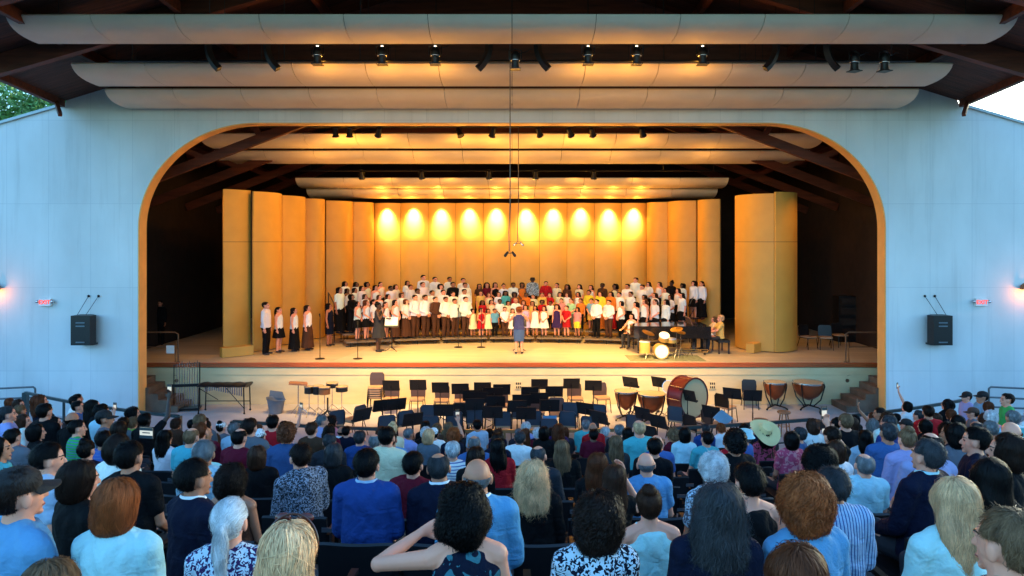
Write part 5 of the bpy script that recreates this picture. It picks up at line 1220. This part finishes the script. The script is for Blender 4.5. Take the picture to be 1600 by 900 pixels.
singer(832, 433, 4, 'm', 'S', 'k', 's', 'black', 'trousers', 'black', 'e', 'stand', pat='leopard', hat='U', hatcol='black', look='tall man in black hat and spotted shirt in the back row')
# seated at the piano
o = make_person('s_piano', 1.0, 'K', 'y', 't', 'gold', 'l'); o.location = (7.36, 25.15, SZ + .03); o.rotation_euler = (0, 0, R(90)); tag(o, 'blond pianist in yellow top playing at the piano keyboard', 'person')
o = make_person('s_piano', 1.0, 'L', 'l', 't', 'cream', 'l', bottom=None); o.location = (7.30, 25.72, SZ + .03); o.rotation_euler = (0, 0, R(90)); o.scale = (.92,) * 3; tag(o, 'page turner seated behind the blond pianist', 'person')
o = make_person('s_piano', 1.0, 'L', 'd', 'n', 'white', 'l'); o.location = (4.42, 26.3, SZ + .03); o.rotation_euler = (0, 0, R(140)); o.scale = (.95,) * 3; tag(o, 'girl in pale dress seated at the left end of the piano', 'person')
cb_ = thing('chair', 'dark chair under the seated girl at the piano tail', 'chair', (4.42, 26.3, SZ + .01), R(140)); MB().box((0, 0, .4), (.42, .42, .05)).build('seat', M_black, cb_, sm=0); MB().box((0, -.22, .62), (.4, .03, .4)).build('backrest', M_black, cb_, sm=0)
for a_ in (-.18, .18):
    for b_ in (-.18, .18): MB().box((a_, b_, .19), (.03, .03, .38)).build('leg', M_blackm, cb_, sm=0)
o = make_person('stand', 1.0, 'S', 'k', 's', 'black', 'm', bottom='trousers'); a = atfloor(246, 548, SZ); o.location = (a[0] - .6, a[1] + 1.4, SZ + .005); o.rotation_euler = (0, 0, R(180)); tag(o, 'stagehand in black standing in the dark left wing', 'person')
mc = MB().cap((0, 0, 0), (0, 0, .13), .014, .024).build('hand_microphone', M_blackm, loc=((592 - 800) * 25.4 / F - .05, 25.22, SZ + 1.34)); tag(mc, 'hand microphone held by the dark dressed soloist', 'microphone')
# labels for the rows
rows = {}
for p in SING:
    if p['look']: tag(p['obj'], p['look'], 'person'); p['obj']['group'] = 'performers standing on the deck' if p['row'] == 0 else 'choir on the risers'; continue
    rows.setdefault(p['row'], []).append(p)
RN = {1: 'front choir row', 2: 'second choir row', 3: 'third choir row', 4: 'back choir row'}
for r_, ps in rows.items():
    ps.sort(key=lambda p: p['x']); n = len(ps)
    for i, p in enumerate(ps):
        side = f'{ORD[i + 1]} from left' if i < n / 2 else f'{ORD[n - i]} from right'
        tag(p['obj'], f"{p['word']} with {p['hair']}, {p['top']}, {side} {RN[r_]}", 'person', 'choir on the risers')

# ------------------------------------------------------------------ audience
# x  ytop  headwidth  style hair toptype topcolour sex | options: skin=, rz=, pose=, pat=, hat=, hatcol=, collar=, look=
AUD = """
316 657 13 S k t navy m|326 658 18 S d t brown m|347 658 20 N k t grey f hat=H hatcol=white|320 669 22 F a t lime m skin=m rz=-30|366 661 22 S g s paleblue m|403 662 20 O a t black f|406 674 22 S k t denim f hat=H hatcol=white
440 664 19 S G t navy m pat=stripes|428 668 14 O k t black f|384 680 28 C d t cream f pose=s_phone look=person|438 657 12 S k t dkgrey m pose=s_high|500 649 16 S g s lav m rz=-50|524 648 18 C d t pink f rz=-30|516 664 22 W d t burgundy f
510 678 24 S G t dkgrey m|531 676 16 F k s white m skin=m|563 673 22 S G z royal m collar=white|546 680 16 S k t navy m|597 674 18 O a t white f|590 690 26 B g s aqua m|620 673 24 S k t skyblue m
478 692 36 S d s dkgrey m pat=print look=man|520 709 36 O G t black f|572 700 42 S k z royal m collar=paleblue|366 722 56 C d n brown f|414 720 36 O b t black f|295 722 58 S k z navy m rz=-35 collar=white
354 777 76 P w t purple f pat=leopard|424 824 106 L y t black f look=x|317 688 34 S g t paleblue m|315 707 30 S w t aqua m|69 608 20 W a t navy f rz=-20|116 618 14 S k s white m rz=-40|123 615 11 S k t black m skin=m|128 625 17 S k t blue m rz=-40
145 624 20 L k t black f rz=-30|165 630 20 S k t aqua m|214 633 24 C k t black f|228 645 20 S k t black m skin=e pose=s_high|170 640 20 S k t grey m hat=H hatcol=black rz=-55|68 630 20 S k t black m|12 625 16 O a t black f|28 624 17 O b t blue f rz=-50
16 632 20 S G t lav m rz=-30|43 645 22 O b t white f rz=-50|74 646 20 S k t black m hat=H hatcol=black rz=-50|112 643 18 F d t black m skin=m|138 643 19 O l t dkgrey f pose=s_phone|206 650 18 K l t lime f|192 668 22 O d t grey f
258 676 28 L k t white f|116 657 24 S k t green m pat=stripes rz=-35|58 667 28 O k t black f rz=-30|84 660 22 L k t red f rz=-40|26 669 26 S k t grey m|5 640 22 L k t black f|8 680 34 L k t teal f rz=-50|164 672 28 S k t blue m pat=stripes
136 685 28 N k t navy f|57 690 38 S k t paleblue m rz=-45|206 692 38 S k t black m skin=m|102 718 50 O d t black f rz=-30|28 722 56 S d t skyblue m hat=H hatcol=black rz=-30|172 750 66 O r t aqua f|74 872 80 O l t black f|296 663 18 S k t blue m rz=-40|275 672 18 K b t brown f
636 670 17 S g s lav m|660 658 15 O k t black f|678 661 15 K l t dkgrey f|660 670 19 K w t black f|699 658 15 L l t brown f pose=s_phone|678 675 14 S k t white m hat=H hatcol=white|672 680 18 O l t black f|750 655 14 S k t paleblue m|763 669 16 K k t purple f|708 678 14 O k t black f
722 673 16 O d t dkgrey f|779 679 18 O b t navy f|742 687 24 B g t blue m|822 659 15 K w t lav f|811 671 16 S g t dkgrey m|838 677 19 K w t navy f|820 680 18 L a t burgundy f|869 661 21 W a t purple f|853 664 14 O k t black f|913 656 15 S g t teal m
806 687 23 S G s white m|775 690 26 O d t navy f|849 697 30 B G z dkgrey m rz=-20|888 688 30 L l t black f|865 690 18 O d t black f|887 678 18 O a t dkgrey f|905 678 14 O l t aqua f|921 674 18 S k t burgundy m skin=d|665 690 24 O y t grey f|703 689 28 C r t navy f
703 697 28 S w t white m pat=stripes|738 694 32 O d t black f|644 702 34 S k t burgundy m|698 708 42 B G z navy m collar=white|751 718 44 F g z skyblue m skin=m collar=white|784 700 32 L k t red f|836 713 50 W y z black f|747 752 84 C k n navy f pat=tropic pose=s_elbow look=x
920 764 84 C d t navy f pat=leopard|932 712 38 L a t black f|948 739 44 L b t black f pose=s_chin|1021 708 34 F g t skyblue m|1032 678 24 F g t blue m skin=l|1014 682 28 S k t black m|998 673 20 W w t teal f|949 673 17 K w t grey f|965 662 18 S g t dkgrey m|931 658 15 F d t red m skin=m
959 687 28 L l t dkgrey f|980 683 22 O k t navy f|1051 668 22 K l t burgundy f|1098 662 16 S G t royal m|1131 666 17 K r t white f|1158 661 20 O k t black f|1068 685 24 O k t aqua f|1096 691 22 S k t teal m|1162 684 24 S g t blue m hat=U hatcol=aqua|1141 692 26 B d t red m
1200 666 26 W k t brown f pat=floral hat=T hatcol=straw|1118 706 46 K w t grey f pat=leopard|1187 727 44 S k n black f|1030 748 46 N b n aqua f look=x|1112 752 82 W G t navy f|1284 743 80 C r t skyblue f|1311 727 48 S G s paleblue m pat=vstripes|1232 838 100 O a t cream f
1345 762 40 B g t aqua m|1434 682 52 S G z navy m rz=20 collar=aqua|1492 744 70 L y t aqua f|1542 708 62 L k t black f|1580 797 76 S l t grey m rz=20|1560 671 44 O d t black f rz=40|1522 668 34 S k t navy m rz=45|1497 663 26 S k t navy m rz=30
1594 678 28 S g t black m hat=H hatcol=teal|1584 655 28 F a t brown m|1552 656 24 S g t grey m|1518 655 22 B G t navy m|1497 647 24 O k t black f|1534 651 20 O b t white f|1557 641 22 K w t pink f|1583 640 20 S g t paleblue m|1525 636 20 S d t grey m hat=H hatcol=brown rz=30|1548 627 18 O a t brown f
1530 610 16 S k t lblue m hat=H hatcol=black rz=45|1517 612 13 S k t lav m hat=H hatcol=black rz=50|1578 615 16 S d t green m rz=45|1490 640 18 O a t navy f|1474 622 17 L k t black f|1487 628 12 S k t black m|1459 634 16 S d t red m|1440 640 17 S G t navy m|1416 627 15 O k t white f pose=s_high
1380 637 16 S d t brown m pose=s_phone rz=40|1384 648 22 S G t royal m|1398 646 14 S k t aqua m|1376 657 26 S G t blue m|1371 666 22 W g t grey f|1357 672 28 L k t paleblue f|1362 652 14 O a t black f|1412 657 20 S k t white m hat=H hatcol=black|1449 658 25 O k t black f|1464 657 20 O b t navy f
1436 669 32 B d t lav m|1472 670 26 W k t black f|1312 650 18 N k t pink f|1340 665 16 O k t black f|1310 666 26 S d t black m pose=s_phone|1310 694 36 O b t white f|1268 690 44 K k t navy m|1248 666 22 S G t denim m rz=40|1234 706 28 O k t pink f pat=floral|1207 712 20 S g t dkgrey m|1180 692 16 S d t navy m
"""
names = []
items = []
for it in AUD.replace('\n', '|').split('|'):
    f_ = it.split()
    if len(f_) < 8: continue
    op = dict(a.split('=') for a in f_[8:]); items.append((float(f_[0]), float(f_[1]), float(f_[2]), f_[3], f_[4], f_[5], f_[6], f_[7], op))
CW = dict(S=.175, B=.175, F=.165, O=.205, L=.20, W=.215, C=.262, K=.20, N=.18, P=.178)
items.sort(key=lambda t: -t[2]); placed = []; AUDP = []
def headtop(q): return zrow(q) + 1.31
def add_aud(x, y, q, style, hc, kind, tcol, sex, op, free=False):
    m = (x - 800) / F; d = d_on_arc(m, q); X = m * d; zf = zrow(q) + .012
    hat = op.get('hat'); th = top_of_hair(style) + ({'T': .03, 'U': .01, 'H': .005}.get(hat, 0))
    s = ((CZ - (y - HY) * d / F) - zf) / (1.31 + th) if not free else random.uniform(.95, 1.04); s = min(max(s, .90), 1.13)
    near = q < 6.5
    pose = op.get('pose', 's_rest'); var = int(x) % 2
    o = make_person(pose, 1.0, style, hc, kind, tcol, op.get('skin', random.choice('lllm')), near, op.get('pat', 'plain'), hat, op.get('hatcol'), None, None, op.get('collar') if near else None, var)
    o.location = (X, d + .02, zf); rz = math.atan2(X, 30 - d) + (R(float(op['rz'])) if 'rz' in op else R(random.uniform(-9, 9) if q < 5.6 else (random.uniform(-15, 15) if random.random() < .75 else random.uniform(-45, 45)))); o.rotation_euler = (0, 0, rz)
    o.scale = (s * (1.03 if sex == 'm' else .93), s, s); o.rotation_euler = (R(random.uniform(-4, 3)), R(random.uniform(-3.5, 3.5)), rz); placed.append((X, d))
    word = 'man' if sex == 'm' else 'woman'
    if hat: hair = {'H': 'a {} cap', 'U': 'a {} bucket hat', 'T': 'a wide {} straw hat'}[hat].format(TN[op['hatcol']])
    else: hair = SN[style].format(HN[hc])
    tl = PN[op.get('pat', 'plain')] + TN[tcol] + ' ' + TT[kind]; look = f'{word} with {hair} in {tl}'
    sh = f'{hair[2:] if hair.startswith("a ") else hair} and {tl}'
    AUDP.append(dict(obj=o, x=x, y=y, look=look, short=f'{word} in {tl}' if False else f'{word} with {hair}')); o['category'] = 'person'; o['group'] = 'seated audience'
    # phone or camera held up
    if pose in ('s_phone', 's_high'):
        big = 1; L_ = Vector((.195, .37, 1.36)) if pose == 's_phone' else Vector((.215, .27, 1.62)); L_ = Vector((L_.x * o.scale[0], L_.y * s, L_.z * s)); L_.rotate(o.rotation_euler)
        ph = thing('smartphone', f'lit phone held up by the {sh}'[:110], 'phone', Vector(o.location) + L_, rz, 'phones held up by the audience')
        MB().box((0, 0, 0), (.078, .010, .15)).build('phone_body', M_black, ph, sm=0); MB().box((0, -.0062, 0), (.068, .002, .135)).build('screen', M_screen, ph, sm=0); MB().box((0, -.0076, .05), (.068, .001, .034)).box((0, -.0076, -.05), (.068, .001, .034)).build('picture', M_rail, ph, sm=0)
    return o, X, d, zf
sq = {i: [] for i in range(len(ROWS))}
def rowfit(m, q0):
    order = sorted(range(len(ROWS)), key=lambda i: abs(ROWS[i] - q0))
    for i in order[:5]:
        d = d_on_arc(m, ROWS[i]); X = m * d
        if all(abs(X - a) > .44 for a in sq[i]): sq[i].append(X); return ROWS[i]
    return None
for x, y, w_, style, hc, kind, tcol, sex, op in items:
    m = (x - 800) / F; d = CW[style] * F / w_ * (1.12 if w_ < 30 else 1.0); X = m * d; q0 = YC - math.hypot(X, YC - d); q = rowfit(m, min(q0, ROWS[-1]))
    if q is None: continue
    # keep to the row whose default head height fits the photo best when sizes are ambiguous
    add_aud(x, y, q, style, hc, kind, tcol, sex, op)
n_list = len(AUDP)
# seats left over in the rows
fill = 0
for i in range(4, len(ROWS)):
    q = ROWS[i]; u = -.74
    while u < .74:
        d = d_on_arc(u, q); X = u * d
        if all(abs(X - a) > .50 for a in sq[i]) and random.random() < (.7 if abs(u) > .3 else .25) and len(AUDP) < 205 and q < 12 and not (1165 < 800 + u * F < 1240 and q < 10.4):
            sq[i].append(X); fill += 1; zf = zrow(q); y = HY + (CZ - zf - 1.31) * F / d
            sex = random.choice('mf'); style = random.choice('SSSB' if sex == 'm' else 'OOLWKN')
            add_aud(800 + u * F, y, q, style, random.choice('kkkddbbGglay'), random.choice('tts'), random.choice(['black', 'navy', 'dkgrey', 'grey', 'white', 'black', 'brown', 'denim', 'cream', 'teal', 'burgundy', 'pink', 'white', 'red', 'lav']), sex, {}, True)
        u += .56 / d
print('AUDIENCE', len(AUDP), 'listed', n_list, 'fill', fill, 'SINGERS', len(SING) + 4)
label_unique(AUDP)
# ------------------------------------------------------------------ auditorium seats
def seat():
    t_ = thing('auditorium_seat', 'x', 'seat'); n = 12; b = MB(); vs = []
    for za, zb in ((.47, .755),):
        for i in range(n + 1):
            a = -1 + 2 * i / n; x = a * .262; y = -.215 - .045 * (1 - a * a); zt = zb - .012 * a ** 6
            vs += [(x, y + .02, za), (x, y - .02, za + .0), (x, y - .055, zt), (x, y - .035, zt + .012), (x, y + -.012, zt)]
    fs = []
    for i in range(n):
        u = 5 * i; v = u + 5
        for j in range(5): fs.append((u + j, u + (j + 1) % 5, v + (j + 1) % 5, v + j))
    fs += [(0, 1, 2, 3, 4), tuple(5 * n + j for j in (4, 3, 2, 1, 0))]; b.add(vs, fs); b.build('seat_back', M_seat, t_, sm=50)
    MB().prism([(-.24, -.22), (.24, -.22), (.25, .18), (.2, .25), (-.2, .25), (-.25, .18)], 0, .06, lambda a, b, y: (a, b, .36 + y)).build('seat_pan', M_seat, t_, sm=30)
    MB().box((.272, -.02, .62), (.045, .36, .03)).box((.272, .0, .31), (.03, .06, .6)).box((.272, -.24, .45), (.03, .05, .34)).build('armrest', M_blackm, t_, sm=0)
    MB().box((.272, -.275, .66), (.09, .008, .035)).box((.272, -.275, .52), (.09, .008, .03)).build('bracket', mat('bracket_steel', (.2, .22, .25, 1), .35, .7), t_, sm=0)
    return t_
sp_ = seat(); first = True; nseat = 0
for i, xsr in sq.items():
    q = ROWS[i]; xa = sorted(xsr)
    allx = [(x, 1) for x in xa]
    if q < 5.5:
        lim = .80 * q; u = -lim
        while u < lim:
            if all(abs(u - a) > .50 for a, _ in allx): allx.append((u, 0))
            u += .3
    for X, occ in allx:
        r = YC - q; d = YC - math.sqrt(r * r - X * X); loc = (X, d - .02, zrow(q) + .012); rz = math.atan2(X, YC - d)
        g_ = 'occupied auditorium seats' if occ else 'empty auditorium seats'; lab = 'black plastic auditorium seat mostly hidden behind its occupant' if occ else 'empty black plastic auditorium seat among the nearest rows'
        if first: first = False; sp_.location = loc; sp_.rotation_euler = (0, 0, rz); sp_['label'] = lab; sp_['group'] = g_
        else: dup(sp_, loc, rz, lab, g_)
        nseat += 1
print('SEATS', nseat)
# tablet held up, video camera
a = ((229 - 800) / F, 676); d = 8.2; X = a[0] * d
tb = thing('tablet', 'lit tablet held up among the left audience', 'tablet', (X, d, CZ - (a[1] - HY) * d / F), R(-12)); MB().box((0, 0, 0), (.19, .01, .14)).build('tablet_body', M_black, tb, sm=0); MB().box((0, -.0062, 0), (.17, .002, .12)).build('screen', M_screen, tb, sm=0); MB().box((0, -.0075, .042), (.17, .001, .034)).box((0, -.0075, -.045), (.17, .001, .03)).box((0, -.0075, 0), (.1, .001, .012)).build('picture', M_rail, tb, sm=0)
a = ((1287 - 800) / F, 664); d = 8.6; X = a[0] * d
vc = thing('video_camera', 'black video camera with round light held up on the right', 'camera', (X, d, CZ - (a[1] - HY) * d / F), 0)
MB().box((0, 0, 0), (.13, .08, .10)).cyl((0, .03, 0), (0, .15, 0), .035).cyl((0, 0, .05), (0, 0, .12), .012).lathe((0, -.01, .15), [(.02, 0), (.045, .02), (.045, .035)], 16, (0, 1, 0)).build('camera_body', M_black, vc); MB().box((0, -.042, -.06), (.07, .004, .05)).build('screen', M_screen, vc, sm=0)
# sunglasses on the blonde head, hair tie
for p in AUDP:
    if abs(p['x'] - 424) < 1 and abs(p['y'] - 824) < 1:
        o = p['obj']; b = MB(); pts = []
        for i in range(15): a_ = PI * (.02 + .96 * i / 14); pts.append((.100 * math.cos(a_), .035 + .012 * math.sin(a_), 1.205 + .112 * math.sin(a_) - .005))
        b.tube(pts, .0045, 6)
        c = MB().ell((-.043, .062, 1.293), (.032, .012, .018), 12, 8).ell((.043, .062, 1.293), (.032, .012, .018), 12, 8)
        fr = b.build('sunglasses', mat('sunglass_frame', (.08, .03, .02, 1), .2), o); c.build('lens', mat('sunglass_lens', (.10, .02, .015, 1), .1), fr); o['label'] = 'woman with long blond hair and sunglasses pushed up on her head'

for p in AUDP:
    if abs(p['x'] - 28) < 1 and abs(p['y'] - 722) < 1:
        o = p['obj']; b = MB()
        for i in range(9):
            a_ = R(228 + i * 5.2); b.box((.091 * math.cos(a_), -.014 + .109 * math.sin(a_), 1.20 + .034), (.006, .003, .012 + .004 * (i % 2)), rz=a_ + PI / 2)
        b.build('cap_embroidery', mat('yellow_thread', (.75, .6, .05, 1), .7), o, sm=0)
